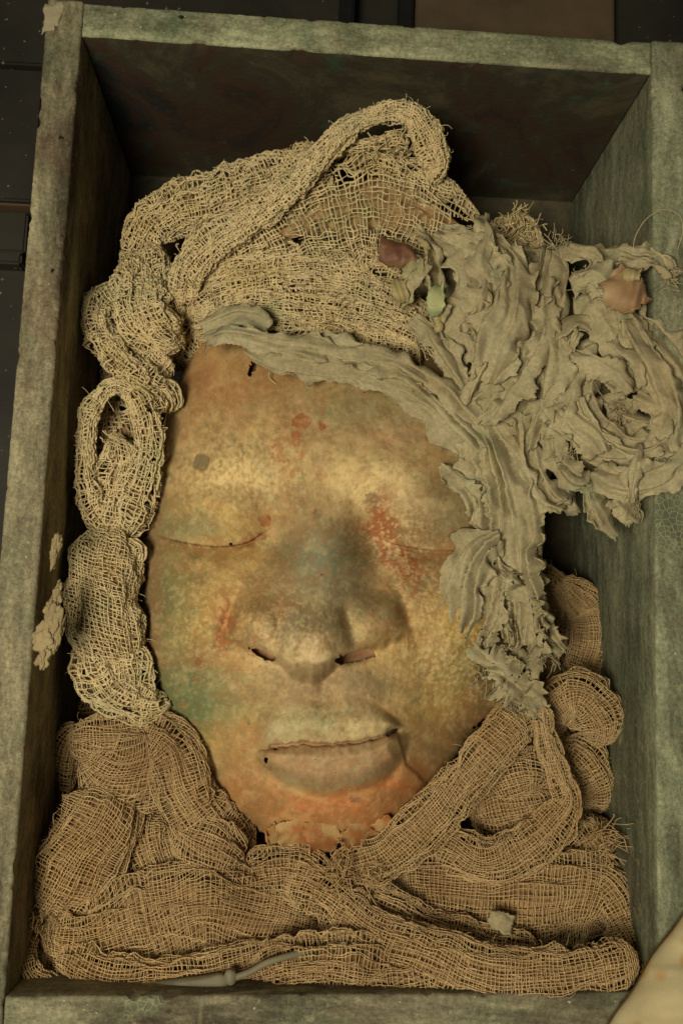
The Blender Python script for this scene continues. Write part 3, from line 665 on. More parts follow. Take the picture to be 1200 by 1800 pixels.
def weave(S, spacing, radius, jit, seed, lift=0.0, arc=(-0.07, 0.57), drop=0.0, dens=(1, 1), shear=0.0):
    """thread lattice on the closed grid S; arc = part of the circumference covered (0..0.5 is the upper half)"""
    n, m = S.shape[:2]; N = grid_normals(S)
    Ls = np.linalg.norm(np.diff(S[:, m // 4], axis=0), axis=1).sum()
    mid = S[n // 2]; per = np.linalg.norm(np.diff(np.r_[S[:, :, :].reshape(n, m, 3).max(0)[:0], mid, mid[:1]], axis=0), axis=1).sum()
    per = max(per, np.linalg.norm(np.diff(S[n // 3], axis=0), axis=1).sum(), np.linalg.norm(np.diff(S[2 * n // 3], axis=0), axis=1).sum())
    span = (arc[1] - arc[0]); Lc = per * span
    nu = max(int(Ls / spacing * dens[0]), 3); nv = max(int(Lc / spacing * dens[1]), 3)
    rng = np.random.default_rng(seed)
    out_v, out_f, off = [], [], 0
    ca, cb = (n - 1) / nu, m * span / nv
    def wob(a, b, k, amp):
        return amp * (noise(a / 9.0 / 1.0, b / 9.0, k, seed + 11) * 1.1 + 0.9 * noise(a / 3.0, b / 3.0, k + 5, seed + 12) + (0.75 * noise(a / 1.25, b / 1.25, k + 9, seed + 13) if jit > 0.2 else 0))
    for direction in (0, 1):
        if direction == 0:
            M = int(nu * 1.6) if jit > 0.2 else int(nu * 1.3) + 2
            kk = np.arange(nv)[:, None] + 0.5 + rng.normal(0, 0.12, (nv, 1)); tt = np.linspace(0, 1, M)[None]
            a = tt * (n - 1) + 0 * kk; b = m * arc[0] + kk * cb + 0 * tt
            ph_ = tt * nu * math.pi + (np.arange(nv)[:, None] % 2) * math.pi
        else:
            M = int(nv * 1.6) if jit > 0.2 else int(nv * 1.3) + 2
            kk = np.arange(nu)[:, None] + 0.5 + rng.normal(0, 0.12, (nu, 1)); tt = np.linspace(0, 1, M)[None]
            a = kk * ca + 0 * tt; b = m * arc[0] + tt * m * span + 0 * kk
            ph_ = tt * nv * math.pi + (np.arange(nu)[:, None] % 2) * math.pi + math.pi
        wa = wob(a / ca, b / cb, 0.5, jit) * ca; wb = wob(a / ca, b / cb, 30.5, jit) * cb
        # soft low frequency drift of the lattice and a shear
        a2 = a + wa + ca * 1.6 * noise(a / ca / 14, b / cb / 14, 2, seed + 3) + shear * (b - m * (arc[0] + span / 2)) * (ca / cb)
        b2 = b + wb + cb * 1.6 * noise(a / ca / 14, b / cb / 14, 8, seed + 4)
        Cn = bil(S, a2, b2); Nn = unit(bil(N, a2, b2))
        Cn = Cn + Nn * (lift + radius * 0.7 * np.cos(ph_) + radius * 0.8 * noise(a / ca / 2.0, b / cb / 2.0, 4, seed + 6))[..., None]
        keep = (a2 > -0.5) & (a2 < n - 0.5)
        if drop > 0:
            hm = noise(a2 / ca / 2.6, b2 / cb / 2.6, 0, seed + 7)
            keep &= (hm < 0.95 - drop * 1.4) & (rng.random(keep.shape) > drop * 0.12)
        R = radius * (0.82 + 0.36 * rng.random((Cn.shape[0], 1)) + (0.25 if jit < 0.3 else 0.55) * noise(a / ca / 1.5, b / cb / 1.5, 1, seed + 8))
        v, f = tubes(Cn, Nn, R, keep)
        out_v.append(v); out_f.append(f + off); off += len(v)
    # loose fibres
    kf = max(int(nu * nv * 0.03), 6)
    a = rng.random(kf) * (n - 1); b = m * (arc[0] + span * rng.random(kf))
    c0 = bil(S, a, b); n0 = unit(bil(N, a, b))
    dirn = unit(rng.normal(size=(kf, 3))); t4 = np.linspace(0, 1, 5)[None, :, None]
    ln = (0.0025 + 0.004 * rng.random((kf, 1, 1)))
    Cn = c0[:, None] + dirn[:, None] * ln * t4 + n0[:, None] * (lift + 0.0012 + 0.0028 * np.sin(t4 * math.pi) * rng.random((kf, 1, 1))) + unit(rng.normal(size=(kf, 3)))[:, None] * ln * 0.5 * t4 ** 2
    v, f = tubes(Cn, np.broadcast_to(n0[:, None], Cn.shape), radius * 0.38, np.ones((kf, 5), bool))
    out_v.append(v); out_f.append(f + off)
    return np.vstack(out_v), np.vstack(out_f)
SEED = [500]
def inflate(S, d): return S + grid_normals(S) * d
def closed(S):
    n, m = S.shape[:2]
    V = np.vstack([S.reshape(-1, 3), S[0].mean(0)[None], S[-1].mean(0)[None]])
    F = grid_faces(n, m, True); j = np.arange(m)
    cap = np.vstack([np.stack([np.full(m, n * m), (j + 1) % m, j, j], -1), np.stack([np.full(m, n * m + 1), (n - 1) * m + j, (n - 1) * m + (j + 1) % m, (n - 1) * m + (j + 1) % m], -1)])
    return V, F, cap
def gauze_fold(parent, spine, kind='soft', name='fold', label=None, **kw):
    SEED[0] += 7; sd = SEED[0]
    wkw = {k_: kw.pop(k_) for k_ in ('spacing', 'radius', 'jit', 'drop', 'arc', 'dens', 'shear') if k_ in kw}
    core = kw.pop('core', None)
    if kind == 'soft':
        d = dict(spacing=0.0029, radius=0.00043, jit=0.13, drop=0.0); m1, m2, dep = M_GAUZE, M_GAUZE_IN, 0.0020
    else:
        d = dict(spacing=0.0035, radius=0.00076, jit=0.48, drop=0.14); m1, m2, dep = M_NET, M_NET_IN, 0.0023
    d.update(wkw)
    S, Si = sweep(spine, sd, dep=dep if core is None else core, **kw)
    v1, f1 = weave(S, seed=sd, **d)
    d2 = dict(d); d2['jit'] = d['jit'] * 1.3; d2['shear'] = d.get('shear', 0) + (0.25 if kind != 'soft' else 0.10)
    d2['dens'] = tuple((0.5 if kind == 'soft' else 0.66) * x_ for x_ in d.get('dens', (1, 1)))
    pad = np.array(spine)[:, 3].max() > 190
    v2, f2 = (np.zeros((0, 3)), np.zeros((0, 4), int)) if pad else weave(S, seed=sd + 1, lift=-dep * 0.5, **d2)
    n, m = Si.shape[:2]
    Si = Si[np.unique(np.r_[np.arange(0, n, 3), n - 1])][:, ::3]; n, m = Si.shape[:2]
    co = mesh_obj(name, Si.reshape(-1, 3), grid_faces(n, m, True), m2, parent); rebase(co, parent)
    if label: co['label'] = label
    th_ = mesh_obj('threads', np.vstack([v1, v2]), np.vstack([f1, f2 + len(v1)]), m1, co); th_['kind'] = 'stuff'
    th_.matrix_parent_inverse = Matrix.Identity(4); th_.parent = co
    return co

soft = thing('gauze_cloth', 'crumpled brown gauze cloth heaped below the chin of the mask', 'cloth', tuple(P(600, 1600, -190)))
def sf(sp, **kw):
    kw.setdefault('crease', 3.2); kw.setdefault('cw', 46.0)
    sp = [(a_, b_, (c_ - 22 if c_ < -86 else -52 + (c_ + 52) * (2.3 if c_ < -52 else 1.25)), d_) for a_, b_, c_, d_ in sp]
    sp = [(a_, b_ + 12 * float(np.clip((b_ - 1670) / 40, 0, 1)), c_ + 13 * float(np.clip((b_ - 1640) / 60, 0, 1)) * (c_ > -100), d_ * (1 + 0.12 * float(np.clip((b_ - 1670) / 40, 0, 1)))) for a_, b_, c_, d_ in sp]
    if kw.get('hr', 0.6) < 0.62 and sp[0][2] > -100:
        kw.setdefault('power', 1.55); sp = [(a_, b_, c_, d_ * 1.16) for a_, b_, c_, d_ in sp]
    return gauze_fold(soft, sp, 'soft', **kw)
# deep padding
sf([(90, 1330, -92, 220), (200, 1480, -90, 320), (420, 1600, -88, 330), (640, 1640, -90, 300), (900, 1620, -90, 330), (1060, 1560, -95, 300)], hr=0.8, pleat=0.10, power=2.6, spacing=0.0042)
sf([(900, 1150, -105, 200), (960, 1300, -100, 240), (960, 1450, -95, 260), (930, 1600, -95, 240)], hr=0.7, pleat=0.10, spacing=0.0042)
sf([(160, 1180, -110, 150), (200, 1330, -95, 220), (330, 1470, -90, 200), (560, 1540, -92, 170), (700, 1520, -92, 170)], hr=0.7, pleat=.1, spacing=0.0042)
# left heap
sf([(130, 1275, -62, 50), (105, 1330, -66, 60), (95, 1400, -74, 50), (90, 1450, -82, 36)], hr=0.8)
sf([(115, 1300, -60, 70), (200, 1300, -58, 84), (290, 1290, -62, 80), (330, 1330, -66, 80)], hr=0.5, pleat=0.16)
sf([(140, 1335, -62, 60), (200, 1365, -54, 100), (270, 1350, -54, 110), (315, 1310, -60, 80)], hr=0.45, pleat=0.14, shear=0.4)
sf([(240, 1280, -62, 60), (298, 1322, -52, 76), (322, 1394, -50, 80), (362, 1448, -54, 84), (438, 1502, -64, 66)], hr=0.55, pleat=0.18, twist=0.5)
sf([(300, 1455, -58, 40), (350, 1485, -50, 70), (400, 1505, -50, 76), (420, 1515, -56, 50)], hr=0.6, pleat=0.16)
sf([(270, 1420, -64, 80), (260, 1480, -58, 100), (290, 1540, -56, 110), (360, 1580, -60, 100), (420, 1600, -66, 70)], hr=0.5, pleat=0.16, twist=0.6)
sf([(205, 1385, -60, 70), (175, 1440, -48, 110), (128, 1520, -44, 122), (86, 1592, -50, 100), (60, 1622, -60, 64)], hr=0.6, pleat=0.12, dens=(1, 1))
sf([(210, 1440, -66, 80), (220, 1540, -62, 110), (190, 1620, -62, 100), (130, 1650, -64, 70)], hr=0.5, pleat=0.2)
sf([(58, 1650, -58, 56), (140, 1668, -52, 96), (250, 1640, -46, 140), (360, 1615, -46, 150), (470, 1625, -50, 110), (560, 1640, -56, 70), (620, 1645, -60, 40)], hr=0.42, pleat=0.15, twist=0.35, power=2.2)
sf([(95, 1690, -52, 60), (180, 1715, -44, 62), (280, 1722, -40, 60), (390, 1702, -42, 56), (480, 1685, -48, 46), (540, 1670, -54, 28)], hr=0.6, pleat=0.14)
sf([(75, 1610, -60, 30), (45, 1650, -54, 32), (42, 1700, -50, 34), (75, 1730, -48, 40), (140, 1735, -46, 34), (180, 1730, -50, 26)], hr=0.7, pleat=0.2)
# middle and right heap
sf([(380, 1570, -62, 50), (450, 1550, -54, 70), (520, 1545, -50, 80), (570, 1580, -54, 70)], hr=0.5, pleat=0.16, twist=0.6)
sf([(400, 1560, -66, 60), (480, 1590, -58, 80), (560, 1620, -60, 70), (640, 1650, -64, 50)], hr=0.5, pleat=0.18, twist=-0.5)
sf([(960, 1225, -58, 60), (908, 1272, -44, 72), (840, 1350, -38, 74), (762, 1440, -40, 74), (690, 1508, -44, 76), (620, 1535, -50, 70), (590, 1545, -56, 40)], hr=0.75, pleat=0.10, dens=(1, 1.15), label='smooth diagonal roll along the jaw')
sf([(690, 1570, -64, 60), (760, 1575, -54, 110), (850, 1590, -48, 150), (950, 1590, -48, 150), (1040, 1590, -54, 130), (1090, 1620, -62, 90)], hr=0.36, pleat=0.14, power=2.3)
sf([(1010, 1530, -62, 60), (1070, 1570, -54, 80), (1112, 1640, -48, 74), (1124, 1700, -46, 62), (1090, 1730, -48, 40)], hr=0.7, pleat=0.16)
sf([(480, 1540, -54, 50), (560, 1575, -42, 76), (640, 1630, -34, 84), (740, 1680, -28, 84), (860, 1712, -24, 84), (980, 1716, -22, 84), (1075, 1700, -24, 80), (1126, 1688, -28, 60)], hr=0.62, pleat=0.08, dens=(1, 1.25), label='pale front roll catching the light')
sf([(600, 1580, -56, 40), (680, 1600, -46, 60), (770, 1650, -42, 66), (860, 1672, -40, 60), (950, 1680, -42, 40)], hr=0.5, pleat=0.2)
sf([(760, 1480, -64, 50), (800, 1500, -50, 62), (850, 1520, -44, 62), (915, 1505, -42, 66), (975, 1455, -42, 70), (1003, 1410, -44, 44), (985, 1365, -44, 38), (962, 1300, -44, 34), (950, 1240, -48, 30)], hr=0.6, pleat=0.14, dens=(1, 1.1))
sf([(830, 1440, -66, 60), (890, 1440, -56, 100), (950, 1425, -54, 90), (985, 1400, -58, 60)], hr=0.4, pleat=0.14)
sf([(830, 1400, -66, 44), (890, 1375, -54, 70), (940, 1365, -52, 70), (965, 1380, -58, 50)], hr=0.5, pleat=0.14)
sf([(850, 1480, -70, 60), (900, 1490, -64, 80), (960, 1470, -62, 70)], hr=0.4, pleat=0.2)
sf([(960, 1300, -70, 60), (975, 1245, -60, 80), (1025, 1225, -54, 94), (1062, 1270, -56, 84), (1055, 1310, -62, 70)], hr=0.7, pleat=0.12, dens=(1, 1))
sf([(990, 1320, -68, 60), (1030, 1340, -62, 84), (1055, 1385, -66, 80), (1050, 1430, -76, 60)], hr=0.7, pleat=0.12)
sf([(990, 1540, -66, 50), (1030, 1500, -58, 60), (1060, 1470, -60, 56), (1050, 1440, -70, 40)], hr=0.6, pleat=0.25, drop=0.08, jit=.25)
sf([(430, 1715, -46, 40), (500, 1705, -38, 70), (580, 1700, -34, 80), (670, 1710, -34, 74), (740, 1715, -36, 56), (800, 1705, -40, 40)], hr=0.45, pleat=0.18, jit=0.3)
sf([(640, 1745, -34, 30), (700, 1735, -30, 46), (770, 1722, -32, 44), (810, 1715, -38, 30)], hr=0.5, pleat=0.14, dens=(1, 1.2))
sf([(990, 1020, -92, 60), (1040, 1070, -82, 70), (1052, 1130, -78, 74), (1030, 1200, -80, 66), (1000, 1240, -84, 50)], hr=0.8, pleat=0.08, dens=(1.25, 1.25), jit=0.2)
sf([(930, 1000, -92, 60), (970, 1030, -84, 70), (985, 1075, -86, 60), (960, 1130, -84, 70), (950, 1190, -76, 70)], hr=0.7, pleat=0.22, dens=(1.2, 1.2))

# frayed thread ends
def fray(parent, px, py, zmm, n, length, spread, direction, mat, seed, radius=0.00042, name='frayed_end'):
    rng = np.random.default_rng(seed); t_ = np.linspace(0, 1, 9)[None, :, None]
    c0 = P(px + rng.normal(0, spread, n), py + rng.normal(0, spread, n), zmm + rng.normal(0, 2.0, n))
    dr = unit(np.array([direction[0], -direction[1], direction[2] if len(direction) > 2 else 0.3])[None] + rng.normal(0, 0.45, (n, 3)))
    b1 = unit(rng.normal(size=(n, 3))); ln = length * MM * (0.4 + 0.8 * rng.random((n, 1, 1)))
    Cn = c0[:, None] + dr[:, None] * ln * t_ + b1[:, None] * ln * 0.45 * np.sin(t_ * (2 + 3 * rng.random((n, 1, 1)))) * t_
    Cn[..., 2] -= (ln[..., 0] * 0.25 * t_[..., 0] ** 2)
    v, f = tubes(Cn, np.broadcast_to(np.array([0.1, 0.2, 1.0]), Cn.shape), radius, np.ones((n, 9), bool))
    o = mesh_obj(name, v, f, mat, parent); rebase(o, parent); o['kind'] = 'stuff'; return o
fray(soft, 600, 1540, -38, 60, 14, 16, (-0.2, -0.3, 0.6), M_GAUZE, 1)
fray(soft, 650, 1535, -40, 40, 14, 14, (0.5, 0.0, 0.6), M_GAUZE, 2)
fray(soft, 1055, 1480, -52, 70, 16, 14, (0.7, -0.1, 0.3), M_GAUZE, 3)
fray(soft, 560, 1725, -32, 90, 14, 30, (0.1, 0.5, 0.2), M_GAUZE, 4)
fray(soft, 65, 1615, -48, 36, 12, 14, (-0.3, 0.6, 0.3), M_GAUZE, 5)

# stiff net wound round the head
net = thing('gauze_head_wrap', 'stiff pale gauze netting wound round the top of the mask', 'wrap', tuple(P(560, 470, -190)))
def zs(sp, mid=-45, k_=1.7): return [(a_, b_, c_ - 20 if c_ < -68 and d_ > 150 else mid + (c_ - mid) * (k_ if c_ < mid else 1.15), d_) for a_, b_, c_, d_ in sp]
def nf(sp, **kw): return gauze_fold(net, zs(sp), 'net', **kw)
nf([(300, 520, -95, 200), (420, 470, -78, 260), (600, 440, -70, 280), (760, 470, -78, 240), (860, 520, -95, 160)], hr=0.75, pleat=0.08, spacing=0.0044)
nf([(235, 480, -72, 60), (255, 400, -62, 80), (320, 350, -56, 90), (420, 320, -54, 90), (520, 280, -56, 70), (570, 260, -62, 40)], hr=0.6, pleat=0.14)
nf([(270, 420, -64, 50), (270, 480, -56, 70), (300, 530, -56, 60), (320, 560, -62, 40)], hr=0.6, pleat=0.18)
nf([(330, 520, -60, 50), (360, 440, -48, 90), (430, 390, -42, 100), (520, 350, -38, 90), (580, 300, -38, 60)], hr=0.45, pleat=0.12)
nf([(340, 520, -58, 60), (430, 430, -42, 120), (540, 375, -34, 180), (650, 350, -32, 220), (760, 380, -38, 180), (850, 420, -50, 110)], hr=0.34, pleat=0.07, lump_=0.08, spacing=0.0034, radius=0.0007, drop=0.26, jit=0.42, power=2.3, core=0.007, label='open net sheet stretched over the crown')
nf([(620, 300, -44, 60), (680, 280, -36, 90), (740, 310, -38, 90), (790, 350, -46, 70)], hr=0.4, pleat=0.1, drop=0.34, jit=0.45, core=0.012)
nf([(318, 530, -54, 40), (330, 470, -44, 48), (380, 420, -34, 52), (450, 375, -26, 46), (520, 315, -22, 44), (570, 260, -18, 40), (620, 212, -16, 36), (680, 190, -16, 38), (725, 195, -17, 42), (757, 240, -20, 50), (772, 285, -26, 44), (755, 312, -34, 30)], hr=0.8, pleat=0.24, jit=0.5, spacing=0.0026, radius=0.0008, drop=0.03, core=0.0012, label='thick plastered roll forming a loop at the crown')
nf([(600, 262, -30, 24), (650, 250, -28, 26), (695, 240, -26, 24), (715, 255, -30, 18)], hr=0.7, pleat=0.24, jit=0.5, drop=.2)
nf([(340, 470, -52, 40), (450, 455, -42, 60), (560, 455, -40, 60), (660, 460, -42, 50), (720, 480, -50, 40)], hr=0.5, pleat=0.2)
nf([(330, 550, -62, 50), (400, 505, -46, 56), (500, 490, -42, 50), (600, 500, -42, 50), (700, 530, -44, 46), (780, 570, -52, 36)], hr=0.55, pleat=0.22, dens=(1, 1.2))
nf([(330, 560, -62, 40), (420, 530, -44, 44), (540, 535, -38, 46), (650, 555, -38, 50), (740, 590, -42, 44), (790, 615, -50, 30)], hr=0.55, pleat=0.24, dens=(1, 1.2))
nf([(345, 585, -64, 40), (440, 560, -46, 40), (560, 570, -40, 36), (660, 590, -40, 40), (750, 615, -44, 36)], hr=0.6, pleat=0.24, dens=(1, 1.2), drop=0.08)
nf([(300, 640, -86, 50), (320, 590, -70, 60), (350, 555, -60, 50), (400, 540, -54, 40)], hr=0.7, pleat=0.2)
fray(net, 690, 260, -26, 26, 16, 16, (0.3, -0.2, 0.4), M_NET, 11, 0.0006)
fray(net, 740, 605, -36, 40, 10, 18, (0.2, 0.6, 0.2), M_NET, 12, 0.0005)
fray(net, 560, 555, -32, 50, 9, 60, (0.2, 0.5, 0.4), M_NET, 13, 0.0005)
nf([(860, 420, -70, 70), (900, 405, -58, 60), (925, 395, -52, 40), (935, 425, -56, 36), (915, 450, -62, 40)], hr=0.7, pleat=0.2)
fray(net, 900, 410, -50, 60, 14, 22, (0.3, -0.4, 0.4), M_NET, 14, 0.0005)

# twisted rope of the same netting down the left side
rope = thing('twisted_gauze_rope', 'coarse gauze twisted into a thick rope between mask and box side', 'rope', tuple(P(230, 600, -195)))
def rf(sp, **kw): return gauze_fold(rope, zs(sp), 'net', **kw)
rf([(250, 440, -62, 44), (228, 500, -50, 64), (240, 560, -46, 70), (285, 590, -50, 60), (312, 580, -60, 40)], hr=0.7, pleat=0.18, twist=1.2, drop=.08, dens=(1, 1.2))
rf([(275, 480, -56, 40), (265, 530, -46, 56), (290, 575, -44, 60), (315, 600, -54, 40)], hr=0.7, pleat=0.18, twist=1.2, drop=.08, dens=(1, 1.2))
rf([(225, 510, -62, 44), (178, 520, -54, 54), (163, 555, -50, 52), (190, 610, -46, 56), (240, 655, -42, 64), (285, 690, -46, 64), (295, 715, -58, 44)], hr=0.75, pleat=0.14, twist=0.9, drop=.10)
rf([(210, 540, -66, 50), (230, 590, -56, 60), (265, 630, -50, 60), (300, 655, -56, 50)], hr=0.7, pleat=0.18, twist=0.9, drop=.08)
rf([(200, 620, -90, 60), (210, 680, -86, 60)], hr=0.7)
loop = thing('gauze_loop', 'drooping loop of holed gauze with an open eye, below the rope', 'gauze', tuple(P(200, 810, -195)))
def lf(sp, **kw): return gauze_fold(loop, sp, 'net', **kw)
lf([(185, 690, -50, 22), (160, 710, -46, 34), (148, 760, -46, 34), (150, 830, -50, 40), (165, 890, -58, 48), (190, 930, -68, 40)], hr=0.8, pleat=0.16, drop=.1)
lf([(165, 715, -50, 22), (190, 680, -42, 26), (225, 680, -40, 34), (252, 715, -40, 44), (262, 770, -42, 46), (252, 830, -48, 56), (230, 890, -56, 70), (215, 940, -66, 60)], hr=0.6, pleat=0.14, drop=.16)
lf([(200, 760, -60, 26), (208, 800, -54, 60), (205, 850, -56, 80), (200, 910, -62, 90), (200, 945, -70, 60)], hr=0.4, pleat=0.12, drop=.2)
lf([(190, 690, -84, 90), (200, 760, -76, 110), (200, 840, -74, 110)], hr=0.5, pleat=0.14)
fray(loop, 185, 765, -44, 8, 10, 5, (0.6, 0.4, 0.1), M_NET, 21, 0.0006)
roll = thing('gauze_roll', 'fat wound roll of gauze beside the cheek of the mask', 'roll', tuple(P(185, 1090, -195)))
def gf(sp, **kw): return gauze_fold(roll, sp, 'net', **kw)
gf([(180, 920, -62, 90), (176, 980, -48, 122), (178, 1050, -42, 128), (182, 1120, -46, 128), (195, 1170, -58, 110)], hr=0.75, pleat=0.05, lump_=0.06, shear=0.45, drop=.06, jit=0.22, spacing=0.0029, radius=0.00058)
gf([(150, 1120, -64, 60), (165, 1170, -56, 80), (205, 1220, -56, 84), (260, 1240, -64, 60), (295, 1230, -76, 36)], hr=0.7, pleat=0.2, drop=.06)
gf([(215, 1130, -62, 60), (225, 1180, -58, 64), (235, 1230, -66, 60), (225, 1255, -76, 40)], hr=0.7, pleat=0.2, drop=.06)
gf([(222, 950, -60, 24), (240, 965, -56, 26), (243, 990, -58, 20)], hr=0.8, pleat=0.2)

# ------------------------------------------------------------------ linen: thin stiff strips with torn edges
def ribbon(parent, spine, seed, name='strip', pleat=2.0, npl=2.2, curl=0.0, crump=2.2, ragged=0.10, mat=None, step=3.2, roll_=0.0, label=None, endrag=0.12, thick=0.0007, ruffle=3.2):
    """spine rows: px, py, z (mm), width px[, roll angle]; pleat/crump in mm"""
    sp = np.array([list(r) + [roll_] * (5 - len(r)) for r in spine], float)
    L = np.linalg.norm(np.diff(sp[:, :2], axis=0), axis=1).sum()
    ns = max(int(L / step), 12); wmax = sp[:, 3].max(); nt = max(int(wmax / step * 1.7), 10)
    q = catmull(sp, ns * 3)
    c3 = P(q[:, 0], q[:, 1], q[:, 2]); w = q[:, 3] * (CAM_LOC[2] - c3[:, 2]) / FPX
    T = unit(np.gradient(c3, axis=0)); side = unit(np.cross(T, np.array([0, 0, 1.0]))); up = unit(np.cross(side, T))
    ro = q[:, 4][:, None]
    sd, u_ = side * np.cos(ro) + up * np.sin(ro), up * np.cos(ro) - side * np.sin(ro)
    t = np.linspace(-1, 1, nt)[None]
    s0 = endrag * (0.5 + 0.5 * noise(t * 4, seed, 0, seed)) * np.minimum(1, wmax / L) + endrag * .4 * np.abs(noise(t * 14, seed, 3, seed)) * np.minimum(1, wmax / L)
    s1 = 1 - endrag * (0.5 + 0.5 * noise(t * 4, seed, 5, seed)) * np.minimum(1, wmax / L) - endrag * .4 * np.abs(noise(t * 14, seed, 8, seed)) * np.minimum(1, wmax / L)
    ss = np.linspace(0, 1, ns)[:, None]; s = s0 + (s1 - s0) * ss
    a = s * (len(c3) - 1)
    A = lambda arr: (lambda i, f: arr[i] * (1 - f[..., None]) + arr[np.minimum(i + 1, len(arr) - 1)] * f[..., None])(np.clip(a.astype(int), 0, len(arr) - 1), a - np.floor(a))
    c_, sd_, u3, w_ = A(c3), A(sd), A(u_), A(w[:, None])[..., 0]
    sl = s * L / 10.0
    eL = 1 + ragged * (noise(sl * 0.9, 1.0, seed, seed) + 0.7 * noise(sl * 3.0, 1.0, seed, seed + 1))
    eR = 1 + ragged * (noise(sl * 0.9, 9.0, seed, seed) + 0.7 * noise(sl * 3.0, 9.0, seed, seed + 1))
    te = t * np.where(t < 0, eL, eR)
    tt = te
    ph = noise(s * L / 90, 0, seed, seed + 2) * 2.5
    env = np.clip(w_ / (wmax * 0.0004), 0.2, 1)
    x = tt * w_ / 2
    nfold = np.clip(npl * wmax / 46.0, 0.8, 4.5)
    tw = tt + 0.30 * noise(tt * 1.7 + seed, s * L / 130, 2, seed + 21) + 0.10 * noise(tt * 5, s * L / 70, 6, seed + 22)
    fr = np.mod(nfold * 0.42 * tw + ph / 6.0, 1.0)
    amp = pleat * MM * env * (0.25 + 1.1 * np.clip(noise(tt * 1.3, s * L / 65, 7, seed + 14) + 0.35, 0, 1.3))
    saw = np.where(fr < 0.82, fr / 0.82, (1 - fr) / 0.18)
    saw = saw * saw * (3 - 2 * saw) * 0.5 + saw * 0.5
    zz_ = amp * 2.0 * (saw - 0.5)
    x = x + amp * 1.1 * (saw - 0.5)
    skew = tt * 0.6 * noise(s * L / 80, 0 * tt, 3, seed + 15)
    rd = (1 - 2.4 * np.abs(noise(x * 62 + skew, s * L / 75 + x * 30, seed * 0.37, seed + 6)))
    rd2 = 1 - 2.4 * np.abs(noise(x * 80 + s * L / 60, s * L / 26, seed * 0.31, seed + 7))
    zz_ = zz_ + crump * MM * (rd * 0.55 + rd2 * 0.32) + crump * MM * 0.8 * noise(x * 45, s * L / 60, 2, seed + 8)
    zz_ = zz_ + curl * w_ / 2 * (1 - tt ** 2) + 0.0030 * np.abs(te) ** 5 * noise(sl * 0.45, te, 0, seed + 9) + 0.0012 * np.abs(te) ** 8 * noise(sl * 1.6, te, 0, seed + 9)
    x = x + crump * MM * 0.5 * noise(x * 70, s * L / 40, 4, seed + 10)
    wl_ = 26 + 16 * noise(s * L / 90, 0 * tt, 5, seed + 31)
    rf_ = 1.5 * noise(s * L / 27.0, np.where(te < 0, 0.0, 7.0) + te * 0.5, 3, seed + 32) + 0.7 * noise(s * L / 13.0, np.where(te < 0, 0.0, 7.0) + te * 0.5, 4, seed + 34)
    rfm = ruffle * MM * np.abs(te) ** 2.2 * (0.3 + 0.9 * np.abs(noise(s * L / 55, te, 8, seed + 33)))
    zz_ = zz_ + rfm * rf_; x = x + 0.8 * rfm * noise(s * L / 24.0, te, 6, seed + 35)
    V = c_ + sd_ * x[..., None] + u3 * zz_[..., None]
    o = mesh_obj(name, V.reshape(-1, 3), grid_faces(ns, nt), mat or M_LINEN, parent); rebase(o, parent)
    m = o.modifiers.new('thickness', 'SOLIDIFY'); m.thickness = thick; m.offset = 0
    if label: o['label'] = label
    return o
M_SHARD = mat_simple('bare_plaster', lin(168, 118, 72), lin(190, 144, 94), 70)
for i, (sp_, rl) in enumerate((([(474, 1452, -62, 20), (482, 1474, -70, 26), (490, 1498, -82, 12)], 0.2), ([(506, 1438, -56, 46), (520, 1470, -63, 54), (530, 1500, -80, 34)], -0.15), ([(560, 1436, -54, 52), (566, 1470, -61, 58), (574, 1504, -80, 40)], 0.15),
        ([(606, 1450, -57, 50), (632, 1472, -65, 52), (652, 1492, -80, 26)], 0.2), ([(664, 1440, -61, 40), (680, 1458, -68, 36), (690, 1478, -80, 18)], -0.25))):
    sp_ = [(a_, b_, c_ + 11, d_) for a_, b_, c_, d_ in sp_]
    o = ribbon(mask, sp_, 900 + i, name='shard', ruffle=0.6, pleat=0.4, npl=0.4, crump=0.6, ragged=0.13, mat=M_FACE, roll_=rl, step=1.6, endrag=0.10, thick=0.0012)
    co_ = np.empty(len(o.data.vertices) * 3); o.data.vertices.foreach_get('co', co_); co_ = co_.reshape(-1, 3)
    f_ = np.clip(0.5 + 0.9 * fbm(co_[:, 0] * 130, co_[:, 1] * 130, 0, 950, 4), 0, 1)[:, None]
    at = o.data.color_attributes.new('pigment', 'FLOAT_COLOR', 'POINT'); at.data.foreach_set('color', np.c_[lin(164, 108, 62) * f_ + lin(182, 150, 98) * (1 - f_), np.ones(len(co_))].astype(np.float32).ravel())
band = thing('linen_headband', 'pleated stiff linen band crossing the forehead and hanging beside the eye', 'headband', tuple(P(700, 700, -120)))
def bd(sp, seed, **kw):
    hang = kw.get('name') != 'band'
    kw['pleat'] = kw.get('pleat', 2) * (1.75 if hang else 1.5); kw['crump'] = kw.get('crump', 2) * 1.35; kw['npl'] = kw.get('npl', 2.2) * (1.25 if hang else 1.1)
    kw.setdefault('ruffle', 6.0 if hang else 4.0)
    return ribbon(band, sp, seed, **kw)
bd([(352, 580, -36, 30), (400, 560, -26, 44), (450, 565, -24, 40), (475, 580, -26, 26)], 1, pleat=2, crump=2.5, name='band')
bd([(358, 606, -32, 30), (390, 590, -18, 36), (430, 592, -14, 40), (500, 606, -12, 42), (580, 616, -12, 46), (660, 635, -12, 50), (740, 675, -14, 52), (800, 735, -18, 50), (850, 790, -24, 44)], 2, pleat=2.6, npl=2.0, crump=1.6, curl=0.25, name='band')
